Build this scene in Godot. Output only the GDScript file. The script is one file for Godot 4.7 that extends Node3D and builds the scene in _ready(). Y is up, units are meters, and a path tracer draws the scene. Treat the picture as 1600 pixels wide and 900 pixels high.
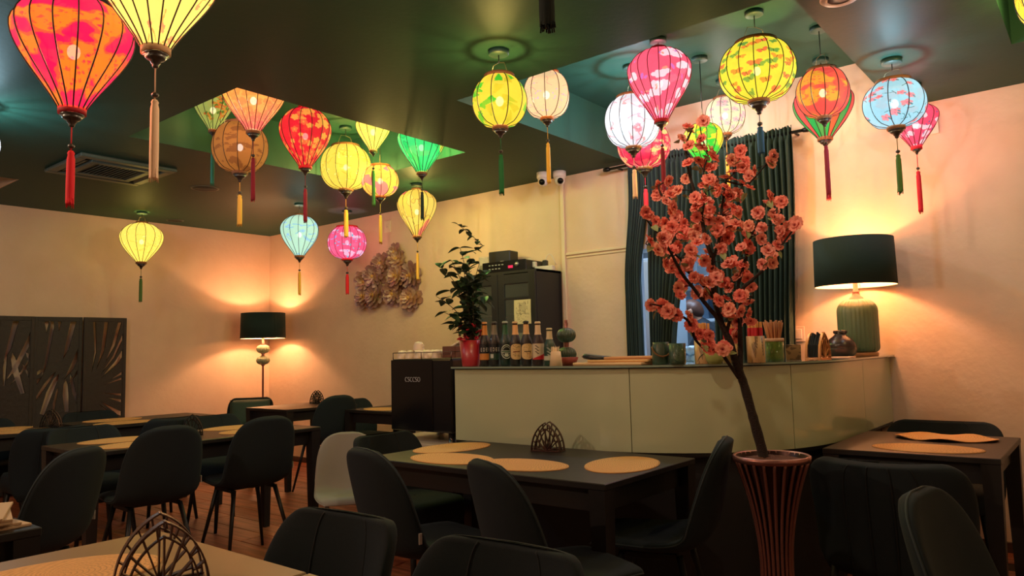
extends Node3D
# A dim restaurant room: silk lanterns under a dark ceiling, a glass bar with a blossom tree, dark tables and velvet chairs.
# x runs along the back wall from the corner, z from the back wall towards the camera, y is up.

const CEIL := 2.70
const COVE := 3.06
const TOP := 0.735      # table tops
const BAR := 1.135      # bar top

var mats := {}
var taken := {}
var meshes := {}
var rng := RandomNumberGenerator.new()
var tube_shade := false

func _ready():
	rng.seed = 11
	camera_and_light()
	room()
	bar_counter()
	tables_and_seats()
	lanterns()
	blossom_tree()
	lamps()
	back_wall_things()
	bar_things()
	ceiling_things()
	table_things()
	kitchen()

func camera_and_light():
	var cam := Camera3D.new()
	cam.name = "camera"
	cam.fov = 2.0 * rad_to_deg(atan(450.0 / 1153.0))
	cam.near = 0.05
	cam.far = 60.0
	var right := Vector3(0.77536743, -0.02400857, -0.63105383)
	var up := Vector3(0.07182731, 0.99614519, 0.05035470)
	var back := Vector3(0.62741229, -0.08437029, 0.77410301)
	cam.transform = Transform3D(Basis(right, up, back).orthonormalized(), Vector3(8.00834641, 1.22, 5.14536087))
	add_child(cam)
	cam.current = true
	var we := WorldEnvironment.new()
	we.name = "world"
	var env := Environment.new()
	env.background_mode = Environment.BG_COLOR
	env.background_color = Color(0.01, 0.01, 0.012)
	env.tonemap_mode = Environment.TONE_MAPPER_LINEAR
	env.tonemap_exposure = 1.06
	env.sdfgi_enabled = true
	env.ssao_enabled = true
	env.ssil_enabled = true
	we.environment = env
	add_child(we)

# ---------------------------------------------------------------- helpers: names and tags

func numbered(called: String) -> String:
	var n: int = taken.get(called, 0)
	taken[called] = n + 1
	return called if n == 0 else "%s_%03d" % [called, n]

func tag(o: Node, label: String, category: String, group := "") -> Node:
	o.set_meta("label", label)
	o.set_meta("category", category)
	if group:
		o.set_meta("group", group)
	return o

func thing(called: String, label: String, category: String, at := Vector3.ZERO, turn := 0.0, group := "") -> Node3D:
	var o := Node3D.new()
	o.name = numbered(called)
	add_child(o)
	o.position = at
	o.rotation.y = turn
	tag(o, label, category, group)
	return o

func dup(src: Node3D, label: String, at: Vector3, turn := 0.0, group := "") -> Node3D:
	var c: Node3D = src.duplicate()
	c.name = numbered(String(src.name).rstrip("0123456789").rstrip("_"))
	add_child(c)
	c.position = at
	c.rotation.y = turn
	c.set_meta("label", label)
	if group:
		c.set_meta("group", group)
	return c

func done(st: SurfaceTool, m: Material) -> ArrayMesh:
	st.generate_normals()
	st.set_material(m)
	return st.commit()

func put(called: String, mesh: Mesh, parent: Node, at := Vector3.ZERO, rot := Vector3.ZERO) -> MeshInstance3D:
	var o := MeshInstance3D.new()
	o.name = numbered(called) if parent == self else called
	o.mesh = mesh
	parent.add_child(o, true)
	o.position = at
	o.rotation = rot
	return o

func obj(called: String, st: SurfaceTool, m: Material, parent: Node = self, at := Vector3.ZERO, rot := Vector3.ZERO) -> MeshInstance3D:
	return put(called, done(st, m), parent, at, rot)

func struct(called: String, st: SurfaceTool, m: Material, parent: Node = self) -> MeshInstance3D:
	var o := obj(called, st, m, parent)
	if parent == self:
		o.set_meta("kind", "structure")
	return o

func stuff(o: Node) -> Node:
	o.set_meta("kind", "stuff")
	return o

# ---------------------------------------------------------------- helpers: materials

func mat(key: String, c: Color, rough := 0.7, metal := 0.0) -> StandardMaterial3D:
	if mats.has(key):
		return mats[key]
	var m := StandardMaterial3D.new()
	m.resource_name = key
	m.albedo_color = c
	m.roughness = rough
	m.metallic = metal
	mats[key] = m
	return m

func rgb(r: int, g: int, b: int) -> Color:
	return Color(r / 255.0, g / 255.0, b / 255.0)

func noise_tex(seed_: int, freq: float, size: int, normal := false, strength := 4.0, ramp: Gradient = null, octaves := 4) -> NoiseTexture2D:
	var n := FastNoiseLite.new()
	n.seed = seed_
	n.frequency = freq
	n.fractal_octaves = octaves
	var t := NoiseTexture2D.new()
	t.width = size
	t.height = size
	t.seamless = true
	t.noise = n
	t.as_normal_map = normal
	t.bump_strength = strength
	if ramp:
		t.color_ramp = ramp
	return t

func ramp(a: Color, b: Color) -> Gradient:
	var g := Gradient.new()
	g.set_color(0, a)
	g.set_color(1, b)
	return g

func triplanar(m: StandardMaterial3D, t: Texture2D, scale: float, world := true) -> void:
	m.albedo_texture = t
	m.uv1_triplanar = true
	m.uv1_world_triplanar = world
	m.uv1_scale = Vector3.ONE * scale

func relief(m: StandardMaterial3D, t: Texture2D, scale: float, depth: float) -> void:
	m.normal_enabled = true
	m.normal_texture = t
	m.normal_scale = depth
	m.uv1_triplanar = true
	m.uv1_world_triplanar = true
	m.uv1_scale = Vector3.ONE * scale

# ---------------------------------------------------------------- helpers: shapes

func nb(smooth := true) -> SurfaceTool:
	var st := SurfaceTool.new()
	st.begin(Mesh.PRIMITIVE_TRIANGLES)
	st.set_smooth_group(0 if smooth else -1)
	return st

func tri(st: SurfaceTool, a: Vector3, b: Vector3, c: Vector3) -> void:   # counter-clockwise seen from outside
	for p in [a, c, b]:
		st.set_uv(Vector2(p.x, p.z))
		st.add_vertex(p)

func quad(st: SurfaceTool, a: Vector3, b: Vector3, c: Vector3, d: Vector3) -> void:
	tri(st, a, b, c)
	tri(st, a, c, d)

func face(st: SurfaceTool, pts: Array, centre: Vector3) -> void:
	var mid := Vector3.ZERO
	for p in pts:
		mid += p
	mid /= pts.size()
	var n: Vector3 = (pts[1] - pts[0]).cross(pts[2] - pts[0])
	if n.dot(mid - centre) < 0.0:
		pts = pts.duplicate()
		pts.reverse()
	for i in range(1, pts.size() - 1):
		tri(st, pts[0], pts[i], pts[i + 1])

func box(st: SurfaceTool, c: Vector3, s: Vector3, bev := 0.004, b := Basis.IDENTITY) -> void:
	var h := s * 0.5
	bev = minf(bev, minf(h.x, minf(h.y, h.z)) * 0.6)
	var P := {}
	for sx in [-1, 1]:
		for sy in [-1, 1]:
			for sz in [-1, 1]:
				var k := Vector3(sx, sy, sz)
				for ax in 3:
					var v := k * (h - Vector3.ONE * bev)
					v[ax] = k[ax] * h[ax]
					P[[sx, sy, sz, ax]] = c + b * v
	st.set_smooth_group(-1)
	for ax in 3:
		var u := (ax + 1) % 3
		var w := (ax + 2) % 3
		for s1 in [-1, 1]:
			var f := []
			for q in [[-1, -1], [1, -1], [1, 1], [-1, 1]]:
				var k := [0, 0, 0]
				k[ax] = s1
				k[u] = q[0]
				k[w] = q[1]
				f.append(P[[k[0], k[1], k[2], ax]])
			face(st, f, c)
		for s1 in [-1, 1]:
			for s2 in [-1, 1]:
				var f := []
				for q in [[-1, u], [1, u], [1, w], [-1, w]]:
					var k := [0, 0, 0]
					k[ax] = q[0]
					k[u] = s1
					k[w] = s2
					f.append(P[[k[0], k[1], k[2], q[1]]])
				face(st, f, c)
	for sx in [-1, 1]:
		for sy in [-1, 1]:
			for sz in [-1, 1]:
				face(st, [P[[sx, sy, sz, 0]], P[[sx, sy, sz, 1]], P[[sx, sy, sz, 2]]], c)

func bar(st: SurfaceTool, a: Vector3, b: Vector3, w: float, d: float, hint := Vector3.UP) -> void:   # a straight square bar from a to b
	var t := b - a
	if t.length() < 1e-5:
		return
	var x := t.normalized()
	if absf(x.dot(hint)) > 0.95:
		hint = Vector3.FORWARD if absf(x.dot(Vector3.FORWARD)) < 0.9 else Vector3.RIGHT
	var z := x.cross(hint).normalized()
	var y := z.cross(x)
	box(st, (a + b) * 0.5, Vector3(t.length(), w, d), 0.0008, Basis(x, y, z))

func lathe(st: SurfaceTool, prof: Array, seg := 24, flute := 0, depth := 0.0, at := Vector3.ZERO, squash := 1.0) -> void:   # profile of (radius, height), bottom to top
	var n := prof.size()
	var ring := []
	for j in n:
		var row := []
		for i in seg + 1:
			var a := TAU * i / seg
			var r: float = prof[j].x
			if flute > 0:
				r *= 1.0 - depth * (0.5 - 0.5 * cos(a * flute))
			row.append(at + Vector3(r * cos(a), prof[j].y, -r * sin(a) * squash))
		ring.append(row)
	st.set_smooth_group(0)
	for j in n - 1:
		for i in seg:
			var idx := [[i, j], [i + 1, j], [i + 1, j + 1], [i, j + 1]]
			for k in [0, 2, 1, 0, 3, 2]:
				var q = idx[k]
				st.set_uv(Vector2(float(q[0]) / seg, 1.0 - float(q[1]) / (n - 1)))
				st.add_vertex(ring[q[1]][q[0]])

func sphere(st: SurfaceTool, c: Vector3, r: float, squash := 1.0, seg := 14, rows := 8) -> void:
	var prof := []
	for j in rows + 1:
		var a := -PI / 2 + PI * j / rows
		prof.append(Vector2(maxf(r * cos(a), 0.0001), r * squash * sin(a)))
	lathe(st, prof, seg, 0, 0.0, c)

func tube(st: SurfaceTool, pts: Array, radii, seg := 8, caps := true) -> void:
	var n := pts.size()
	if n < 2:
		return
	var rr := []
	for i in n:
		rr.append(radii if typeof(radii) == TYPE_FLOAT else radii[i])
	if caps:
		pts = [pts[0]] + pts + [pts[n - 1]]
		rr = [0.00005] + rr + [0.00005]
		n += 2
	var rings := []
	var nrm := Vector3.ZERO
	var last := Vector3.ZERO
	for i in n:
		var t: Vector3 = pts[mini(i + 1, n - 1)] - pts[maxi(i - 1, 0)]
		t = t.normalized() if t.length() > 1e-7 else last
		last = t
		if nrm == Vector3.ZERO:
			nrm = t.cross(Vector3.UP if absf(t.y) < 0.9 else Vector3.RIGHT)
		nrm = (nrm - t * nrm.dot(t)).normalized()
		var b := t.cross(nrm)
		var row := []
		for k in seg + 1:
			var a := TAU * k / seg
			row.append(pts[i] + (nrm * cos(a) + b * sin(a)) * rr[i])
		rings.append(row)
	st.set_smooth_group(0)
	for j in n - 1:
		for i in seg:
			quad(st, rings[j][i], rings[j][i + 1], rings[j + 1][i + 1], rings[j + 1][i])

func sheet(st: SurfaceTool, g: Array, back := false) -> void:   # a grid of points [v][u], u to the right and v upwards seen from the front
	st.set_smooth_group(0)
	var nv := g.size()
	var nu: int = g[0].size()
	for j in nv - 1:
		for i in nu - 1:
			var idx := [[i, j], [i + 1, j], [i + 1, j + 1], [i, j + 1]]
			var order := [0, 1, 2, 0, 2, 3] if back else [0, 2, 1, 0, 3, 2]
			for k in order:
				var q = idx[k]
				st.set_uv(Vector2(float(q[0]) / (nu - 1), 1.0 - float(q[1]) / (nv - 1)))
				st.add_vertex(g[q[1]][q[0]])

func prism(st: SurfaceTool, poly: PackedVector2Array, depth: float, xf := Transform3D.IDENTITY) -> void:   # an outline in x and y, thick along z
	if Geometry2D.is_polygon_clockwise(poly):
		poly.reverse()
	var ids := Geometry2D.triangulate_polygon(poly)
	var h := depth * 0.5
	st.set_smooth_group(-1)
	for i in range(0, ids.size(), 3):
		var a := poly[ids[i]]
		var b := poly[ids[i + 1]]
		var c := poly[ids[i + 2]]
		if (b - a).cross(c - a) < 0.0:
			var s := b
			b = c
			c = s
		tri(st, xf * Vector3(a.x, a.y, h), xf * Vector3(b.x, b.y, h), xf * Vector3(c.x, c.y, h))
		tri(st, xf * Vector3(a.x, a.y, -h), xf * Vector3(c.x, c.y, -h), xf * Vector3(b.x, b.y, -h))
	for i in poly.size():
		var a := poly[i]
		var b := poly[(i + 1) % poly.size()]
		quad(st, xf * Vector3(a.x, a.y, -h), xf * Vector3(b.x, b.y, -h), xf * Vector3(b.x, b.y, h), xf * Vector3(a.x, a.y, h))

func bezier(a: Vector3, b: Vector3, c: Vector3, n := 8) -> Array:
	var out := []
	for i in n + 1:
		var t := float(i) / n
		out.append(a.lerp(b, t).lerp(b.lerp(c, t), t))
	return out

func omni(called: String, parent: Node, at: Vector3, c: Color, energy: float, size := 0.03) -> OmniLight3D:
	var l := OmniLight3D.new()
	l.name = called
	l.light_color = c
	l.light_energy = energy
	l.light_size = size
	l.omni_range = 14.0
	l.omni_attenuation = 2.0
	l.shadow_enabled = true
	parent.add_child(l, true)
	l.position = at
	return l

# ---------------------------------------------------------------- the setting

func plaster() -> StandardMaterial3D:
	if mats.has("wall plaster"):
		return mats["wall plaster"]
	var m := mat("wall plaster", Color.WHITE, 0.75)
	triplanar(m, noise_tex(3, 0.01, 512, false, 4.0, ramp(rgb(222, 192, 168), rgb(228, 199, 176))), 0.6)
	m.normal_enabled = true
	m.normal_texture = noise_tex(4, 0.05, 512, true, 1.5)
	m.normal_scale = 0.25
	return m

func ceiling_paint() -> StandardMaterial3D:
	if mats.has("ceiling paint"):
		return mats["ceiling paint"]
	var m := mat("ceiling paint", rgb(36, 73, 61), 0.52)
	m.metallic_specular = 0.3
	relief(m, noise_tex(5, 0.04, 512, true, 1.0), 0.9, 0.2)
	return m

func room():
	# back wall with the opening into the kitchen
	var st := nb()
	var x0 := 5.03
	var x1 := 6.30
	var y0 := 1.00
	var y1 := 2.03
	box(st, Vector3((x0 - 0.3) / 2 , 1.55, -0.11), Vector3(x0 + 0.3, 3.3, 0.22), 0.001)
	box(st, Vector3((x1 + 9.9) / 2, 1.55, -0.11), Vector3(9.9 - x1, 3.3, 0.22), 0.001)
	box(st, Vector3((x0 + x1) / 2, y0 / 2 - 0.05, -0.11), Vector3(x1 - x0, y0 + 0.1, 0.22), 0.001)
	box(st, Vector3((x0 + x1) / 2, (y1 + 3.2) / 2, -0.11), Vector3(x1 - x0, 3.2 - y1, 0.22), 0.001)
	struct("wall_back", st, plaster())
	for w in [["wall_left", Vector3(-0.1, 1.55, 3.7), Vector3(0.2, 3.3, 7.6)], ["wall_right", Vector3(9.7, 1.55, 3.7), Vector3(0.2, 3.3, 7.6)], ["wall_front", Vector3(4.8, 1.55, 7.6), Vector3(10.0, 3.3, 0.2)]]:
		st = nb()
		box(st, w[1], w[2], 0.001)
		struct(w[0], st, plaster())
	# ceiling slab with the raised coves: rectangles of (x0, x1, z0, z1) left open
	var coves := [[3.022, 4.36, 1.155, 3.008], [5.10, 7.045, 0.0, 2.033], [7.715, 9.2, 0.73, 2.2], [0.0, 1.2, 3.07, 5.2]]
	var xs := [0.0, 9.6]
	var zs := [0.0, 7.5]
	for c in coves:
		xs.append_array([c[0], c[1]])
		zs.append_array([c[2], c[3]])
	xs.sort()
	zs.sort()
	st = nb()
	for j in zs.size() - 1:
		if zs[j + 1] - zs[j] < 1e-4:
			continue
		var run_from := 0.0
		var i := 0
		while i < xs.size() - 1:
			var open := false
			for c in coves:
				if xs[i] >= c[0] - 1e-4 and xs[i + 1] <= c[1] + 1e-4 and zs[j] >= c[2] - 1e-4 and zs[j + 1] <= c[3] + 1e-4:
					open = true
			if open:
				if xs[i] > run_from + 1e-4:
					box(st, Vector3((run_from + xs[i]) / 2, (CEIL + COVE) / 2, (zs[j] + zs[j + 1]) / 2), Vector3(xs[i] - run_from, COVE - CEIL, zs[j + 1] - zs[j]), 0.0)
				run_from = xs[i + 1]
			i += 1
		if run_from < 9.6 - 1e-4:
			box(st, Vector3((run_from + 9.6) / 2, (CEIL + COVE) / 2, (zs[j] + zs[j + 1]) / 2), Vector3(9.6 - run_from, COVE - CEIL, zs[j + 1] - zs[j]), 0.0)
	box(st, Vector3(4.8, COVE + 0.05, 3.75), Vector3(9.6, 0.1, 7.5), 0.0)
	struct("ceiling", st, ceiling_paint())
	# floor: a sub-floor and, as far as they can be told apart, single planks
	st = nb()
	box(st, Vector3(4.8, -0.065, 3.75), Vector3(9.6, 0.1, 7.5), 0.001)
	var fl := struct("floor", st, mat("floor joint", rgb(52, 28, 20), 0.8))
	var woods := []
	for k in 4:
		var m := mat("floor wood %d" % k, [rgb(196, 116, 86), rgb(186, 106, 78), rgb(204, 124, 94), rgb(190, 112, 88)][k], 0.38)
		var g := ramp(Color(0.62, 0.6, 0.6), Color(1, 1, 1))
		m.albedo_texture = noise_tex(20 + k, 0.012, 256, false, 4.0, g, 5)
		m.uv1_triplanar = true
		m.uv1_world_triplanar = true
		m.uv1_scale = Vector3(0.5, 2.0, 5.0)
		woods.append(m)
	var plank := []
	for k in 4:
		st = nb()
		box(st, Vector3(0, -0.0075, 0), Vector3(1.296, 0.015, 0.1965), 0.003)
		plank.append(done(st, woods[k]))
	rng.seed = 5
	for r in 25:
		var off: float = [0.0, -0.5, -0.9, -0.25, -0.7][r % 5]
		var c := 0
		while off + 1.3 * c < 7.0:
			var a: float = maxf(off + 1.3 * c, 0.0)
			var b: float = off + 1.3 * (c + 1)
			var o := put("plank", plank[rng.randi() % 4], fl, Vector3((a + b) / 2, 0, 0.1 + 0.2 * r))
			if b - a < 1.25:
				o.scale.x = (b - a) / 1.3
			c += 1
	# pale side of the left cove
	st = nb()
	box(st, Vector3(0.6, (CEIL + COVE) / 2, 3.076), Vector3(1.19, COVE - CEIL - 0.004, 0.012), 0.001)
	struct("trim_3", st, plaster())
	# skirting
	var wood := mat("skirting", rgb(74, 46, 38), 0.5)
	for w in [["baseboard_back", Vector3(4.8, 0.03, 0.008), Vector3(9.6, 0.06, 0.016)], ["baseboard_left", Vector3(0.008, 0.03, 3.75), Vector3(0.016, 0.06, 7.5)]]:
		st = nb()
		box(st, w[1], w[2], 0.003)
		struct(w[0], st, wood)

# ---------------------------------------------------------------- the bar

func bar_path(inset := 0.0) -> Array:   # foot of the front, from its free end to the wall
	var z := 2.05 - inset
	var x := 6.90 - inset
	var r := 0.95 - inset
	var out := [Vector2(5.06, z), Vector2(5.5, z), Vector2(x - r, z)]
	for i in range(1, 12):
		var a := PI / 2 * i / 12
		out.append(Vector2(x - r + r * sin(a), z - r + r * cos(a)))
	out.append_array([Vector2(x, z - r), Vector2(x, 0.5), Vector2(x, 0.004)])
	return out

func along(path: Array, s: float) -> Vector2:
	for i in path.size() - 1:
		var l: float = path[i].distance_to(path[i + 1])
		if s <= l or i == path.size() - 2:
			return path[i].lerp(path[i + 1], s / l)
		s -= l
	return path[-1]

func span(path: Array) -> float:
	var l := 0.0
	for i in path.size() - 1:
		l += path[i].distance_to(path[i + 1])
	return l

func strip_along(st: SurfaceTool, path: Array, from: float, to: float, y0: float, y1: float, t: float) -> void:   # an upright slab of thickness t that follows the path between two lengths
	var pts := []
	var n3 := maxi(2, int((to - from) / 0.06))
	for k in n3 + 1:
		pts.append(along(path, lerpf(from, to, float(k) / n3)))
	var f := []
	var g := []
	for i in pts.size():
		var d: Vector2 = (pts[mini(i + 1, pts.size() - 1)] - pts[maxi(i - 1, 0)]).normalized()
		var n2 := Vector2(d.y, -d.x)       # towards the inside of the bar
		f.append(pts[i])
		g.append(pts[i] + n2 * t)
	st.set_smooth_group(-1)
	for i in pts.size() - 1:
		var a0 := Vector3(f[i].x, y0, f[i].y)
		var a1 := Vector3(f[i + 1].x, y0, f[i + 1].y)
		var b0 := Vector3(g[i].x, y0, g[i].y)
		var b1 := Vector3(g[i + 1].x, y0, g[i + 1].y)
		var u := Vector3(0, y1 - y0, 0)
		var mid := (a0 + a1 + b0 + b1) / 4 + u / 2
		st.set_smooth_group(1)
		face(st, [a0, a1, a1 + u, a0 + u], mid)
		st.set_smooth_group(2)
		face(st, [b0, b1, b1 + u, b0 + u], mid)
		st.set_smooth_group(-1)
		face(st, [a0, a1, b1, b0], mid)
		face(st, [a0 + u, a1 + u, b1 + u, b0 + u], mid)
		if i == 0:
			face(st, [a0, b0, b0 + u, a0 + u], mid)
		if i == pts.size() - 2:
			face(st, [a1, b1, b1 + u, a1 + u], mid)

func bar_counter():
	var t := thing("bar_counter", "curved bar counter clad in glossy olive glass panels with a glass top", "counter")
	var path := bar_path()
	var total := 0.0
	for i in path.size() - 1:
		total += path[i].distance_to(path[i + 1])
	var glass := mat("olive glass", rgb(186, 194, 160), 0.16)
	glass.clearcoat_enabled = true
	glass.clearcoat = 0.6
	glass.clearcoat_roughness = 0.05
	var dark := mat("bar carcass", rgb(26, 26, 30), 0.6)
	var st := nb()
	strip_along(st, bar_path(0.012), 0.0, span(bar_path(0.012)), 0.70, BAR - 0.012, 0.40)
	strip_along(st, bar_path(0.07), 0.0, span(bar_path(0.07)), 0.001, 0.70, 0.30)
	obj("carcass", st, dark, t)
	var cuts := [0.0, 1.13, 1.93, 2.82, total - 0.001]
	for k in 4:
		st = nb()
		strip_along(st, path, cuts[k] + 0.002, cuts[k + 1] - 0.002, 0.722, BAR - 0.016, 0.010)
		obj("glass_panel", st, glass, t)
	st = nb()
	strip_along(st, bar_path(0.006), 0.0, span(bar_path(0.006)), 0.706, 0.72, 0.02)
	obj("bottom_trim", st, mat("dark trim", rgb(30, 30, 30), 0.4), t)
	st = nb()
	strip_along(st, bar_path(-0.03), 0.0, span(bar_path(-0.03)), BAR - 0.010, BAR, 0.50)
	var top := mat("pale glass top", rgb(128, 150, 138), 0.08)
	top.clearcoat_enabled = true
	top.clearcoat_roughness = 0.03
	obj("counter_top", st, top, t)

# ---------------------------------------------------------------- tables, chairs

func velvet(key: String, c: Color) -> StandardMaterial3D:
	if mats.has(key):
		return mats[key]
	var m := mat(key, c, 0.9)
	m.rim_enabled = true
	m.rim = 0.3
	m.rim_tint = 1.0
	relief(m, noise_tex(31, 0.2, 256, true, 2.0), 6.0, 0.25)
	return m

func table(label: String, x0: float, x1: float, z0: float, z1: float, group := "dark dining tables", tan := false) -> Node3D:
	var c := Vector3((x0 + x1) / 2, 0, (z0 + z1) / 2)
	var w := x1 - x0
	var d := z1 - z0
	var t := thing("dining_table", label, "table", c, 0, group)
	var m := mat("table black", rgb(32, 28, 28), 0.42)
	if m.normal_texture == null:
		relief(m, noise_tex(41, 0.02, 256, true, 2.0), 3.0, 0.12)
	var st := nb()
	box(st, Vector3(0, TOP - 0.0125, 0), Vector3(w, 0.025, d), 0.003)
	var mt := m
	if tan:
		mt = mat("table tan", rgb(150, 122, 84), 0.35)
	obj("tabletop", st, mt, t)
	st = nb()
	for s in [-1, 1]:
		box(st, Vector3(0, TOP - 0.07, s * (d / 2 - 0.05)), Vector3(w - 0.12, 0.085, 0.02), 0.002)
		box(st, Vector3(s * (w / 2 - 0.05), TOP - 0.07, 0), Vector3(0.02, 0.085, d - 0.12), 0.002)
	obj("apron", st, m, t)
	if not meshes.has("table leg"):
		var lg := nb()
		lg.set_smooth_group(-1)
		var top := TOP - 0.025
		for k in 1:
			var lo := 0.021
			var hi := 0.035
			var a := []
			var b := []
			for q in [[-1, -1], [1, -1], [1, 1], [-1, 1]]:
				a.append(Vector3(q[0] * lo, 0, q[1] * lo))
				b.append(Vector3(q[0] * hi, top, q[1] * hi))
			var mid := Vector3(0, top / 2, 0)
			for i in 4:
				face(lg, [a[i], a[(i + 1) % 4], b[(i + 1) % 4], b[i]], mid)
			face(lg, a, mid)
			face(lg, b, mid)
		meshes["table leg"] = done(lg, m)
	for sx in [-1, 1]:
		for sz in [-1, 1]:
			put("leg", meshes["table leg"], t, Vector3(sx * (w / 2 - 0.037), 0, sz * (d / 2 - 0.037)))
	return t

func pillow_shell(st: SurfaceTool, spine: Array, widths: Array, thick: float, bow: Array, square := 0.35) -> Array:
	# a padded sheet that follows a spine of (z, y) in the middle plane; sides bow forwards. Returns the two edge lines.
	var n := spine.size()
	var seg := 36
	var rings := []
	var left := []
	var right := []
	for j in n:
		var a: Vector2 = spine[maxi(j - 1, 0)]
		var b: Vector2 = spine[mini(j + 1, n - 1)]
		var d := (b - a).normalized()
		var nrm := Vector2(d.y, -d.x)   # towards the sitter
		var f := float(j) / (n - 1)
		var th := thick * clampf(minf(f, 1.0 - f) * 14.0, 0.12, 1.0)
		var row := []
		for k in seg + 1:
			var an := TAU * k / seg
			var cx := cos(an)
			var sx := sin(an)
			var u := signf(cx) * pow(absf(cx), square)
			var v := signf(sx) * pow(absf(sx), 0.7)
			var x: float = widths[j] * u
			var off: float = th * 0.5 * v + bow[j] * u * u
			var p: Vector2 = spine[j] + nrm * off
			row.append(Vector3(x, p.y, p.x))
		rings.append(row)
		left.append(row[seg / 2])
		right.append(row[0])
	st.set_smooth_group(0)
	for j in n - 1:
		for k in seg:
			quad(st, rings[j][k + 1], rings[j][k], rings[j + 1][k], rings[j + 1][k + 1])
	for j in [0, n - 1]:
		var mid := Vector3.ZERO
		for k in seg:
			mid += rings[j][k] / seg
		for k in seg:
			if j == 0:
				tri(st, mid, rings[j][k], rings[j][k + 1])
			else:
				tri(st, mid, rings[j][k + 1], rings[j][k])
	return [left, right]

func make_shell_chair(label: String, key: String, cloth: Color, legs: Color, group: String) -> Node3D:
	var t := thing("dining_chair", label, "chair", Vector3.ZERO, 0, group)
	var v := velvet(key, cloth)
	# spine from the seat front over the bend to the top of the back
	var ctrl := [Vector2(0.235, 0.452), Vector2(0.20, 0.470), Vector2(0.10, 0.462), Vector2(-0.02, 0.452), Vector2(-0.12, 0.456), Vector2(-0.185, 0.485), Vector2(-0.222, 0.545), Vector2(-0.245, 0.62), Vector2(-0.262, 0.70), Vector2(-0.276, 0.77), Vector2(-0.286, 0.82), Vector2(-0.292, 0.85), Vector2(-0.294, 0.862)]
	var wd := [0.14, 0.182, 0.204, 0.217, 0.22, 0.219, 0.217, 0.213, 0.204, 0.184, 0.150, 0.098, 0.042]
	var bw := [0.0, 0.0, 0.012, 0.022, 0.034, 0.052, 0.062, 0.060, 0.050, 0.036, 0.022, 0.012, 0.006]
	var sp := []
	var w2 := []
	var b2 := []
	var n := ctrl.size()
	for i in n - 1:
		for k in 3:
			var f := k / 3.0
			sp.append(cub(ctrl, i, f))
			w2.append(cubf(wd, i, f))
			b2.append(cubf(bw, i, f))
	sp.append(ctrl[n - 1])
	w2.append(wd[n - 1])
	b2.append(bw[n - 1])
	var st := nb()
	var edges := pillow_shell(st, sp, w2, 0.048, b2, 0.42)
	obj("shell", st, v, t)
	st = nb()
	var loop: Array = edges[0].duplicate()
	var other: Array = edges[1].duplicate()
	other.reverse()
	loop.append_array(other)
	tube(st, loop, 0.0035, 5, false)
	obj("piping", st, mat(key + " piping", cloth.lightened(0.08), 0.7), t)
	st = nb()
	box(st, Vector3(-0.2195, 0.545, -0.172), Vector3(0.004, 0.04, 0.014), 0.001)
	obj("tag", st, mat("chair tag", rgb(190, 180, 170), 0.6), t).set_meta("label", "small pale sewn tag")
	var lm := mat("chair leg " + key, legs, 0.45, 0.2)
	st = nb()
	bar(st, Vector3(-0.13, 0.425, 0.12), Vector3(-0.13, 0.425, -0.10), 0.02, 0.02)
	bar(st, Vector3(0.13, 0.425, 0.12), Vector3(0.13, 0.425, -0.10), 0.02, 0.02)
	bar(st, Vector3(-0.13, 0.425, 0.0), Vector3(0.13, 0.425, 0.0), 0.02, 0.02)
	obj("under_frame", st, lm, t)
	for sx in [-1, 1]:
		for sz in [-1, 1]:
			st = nb()
			tube(st, [Vector3(sx * 0.13, 0.43, sz * 0.11), Vector3(sx * 0.21, 0.0, sz * 0.20 - 0.01)], [0.014, 0.009], 8)
			obj("leg", st, lm, t)
	return t

func cub(p: Array, i: int, f: float) -> Vector2:
	return (p[i] as Vector2).cubic_interpolate(p[mini(i + 1, p.size() - 1)], p[maxi(i - 1, 0)], p[mini(i + 2, p.size() - 1)], f)

func cubf(p: Array, i: int, f: float) -> float:
	return cubic_interpolate(p[i], p[mini(i + 1, p.size() - 1)], p[maxi(i - 1, 0)], p[mini(i + 2, p.size() - 1)], f)

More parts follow.
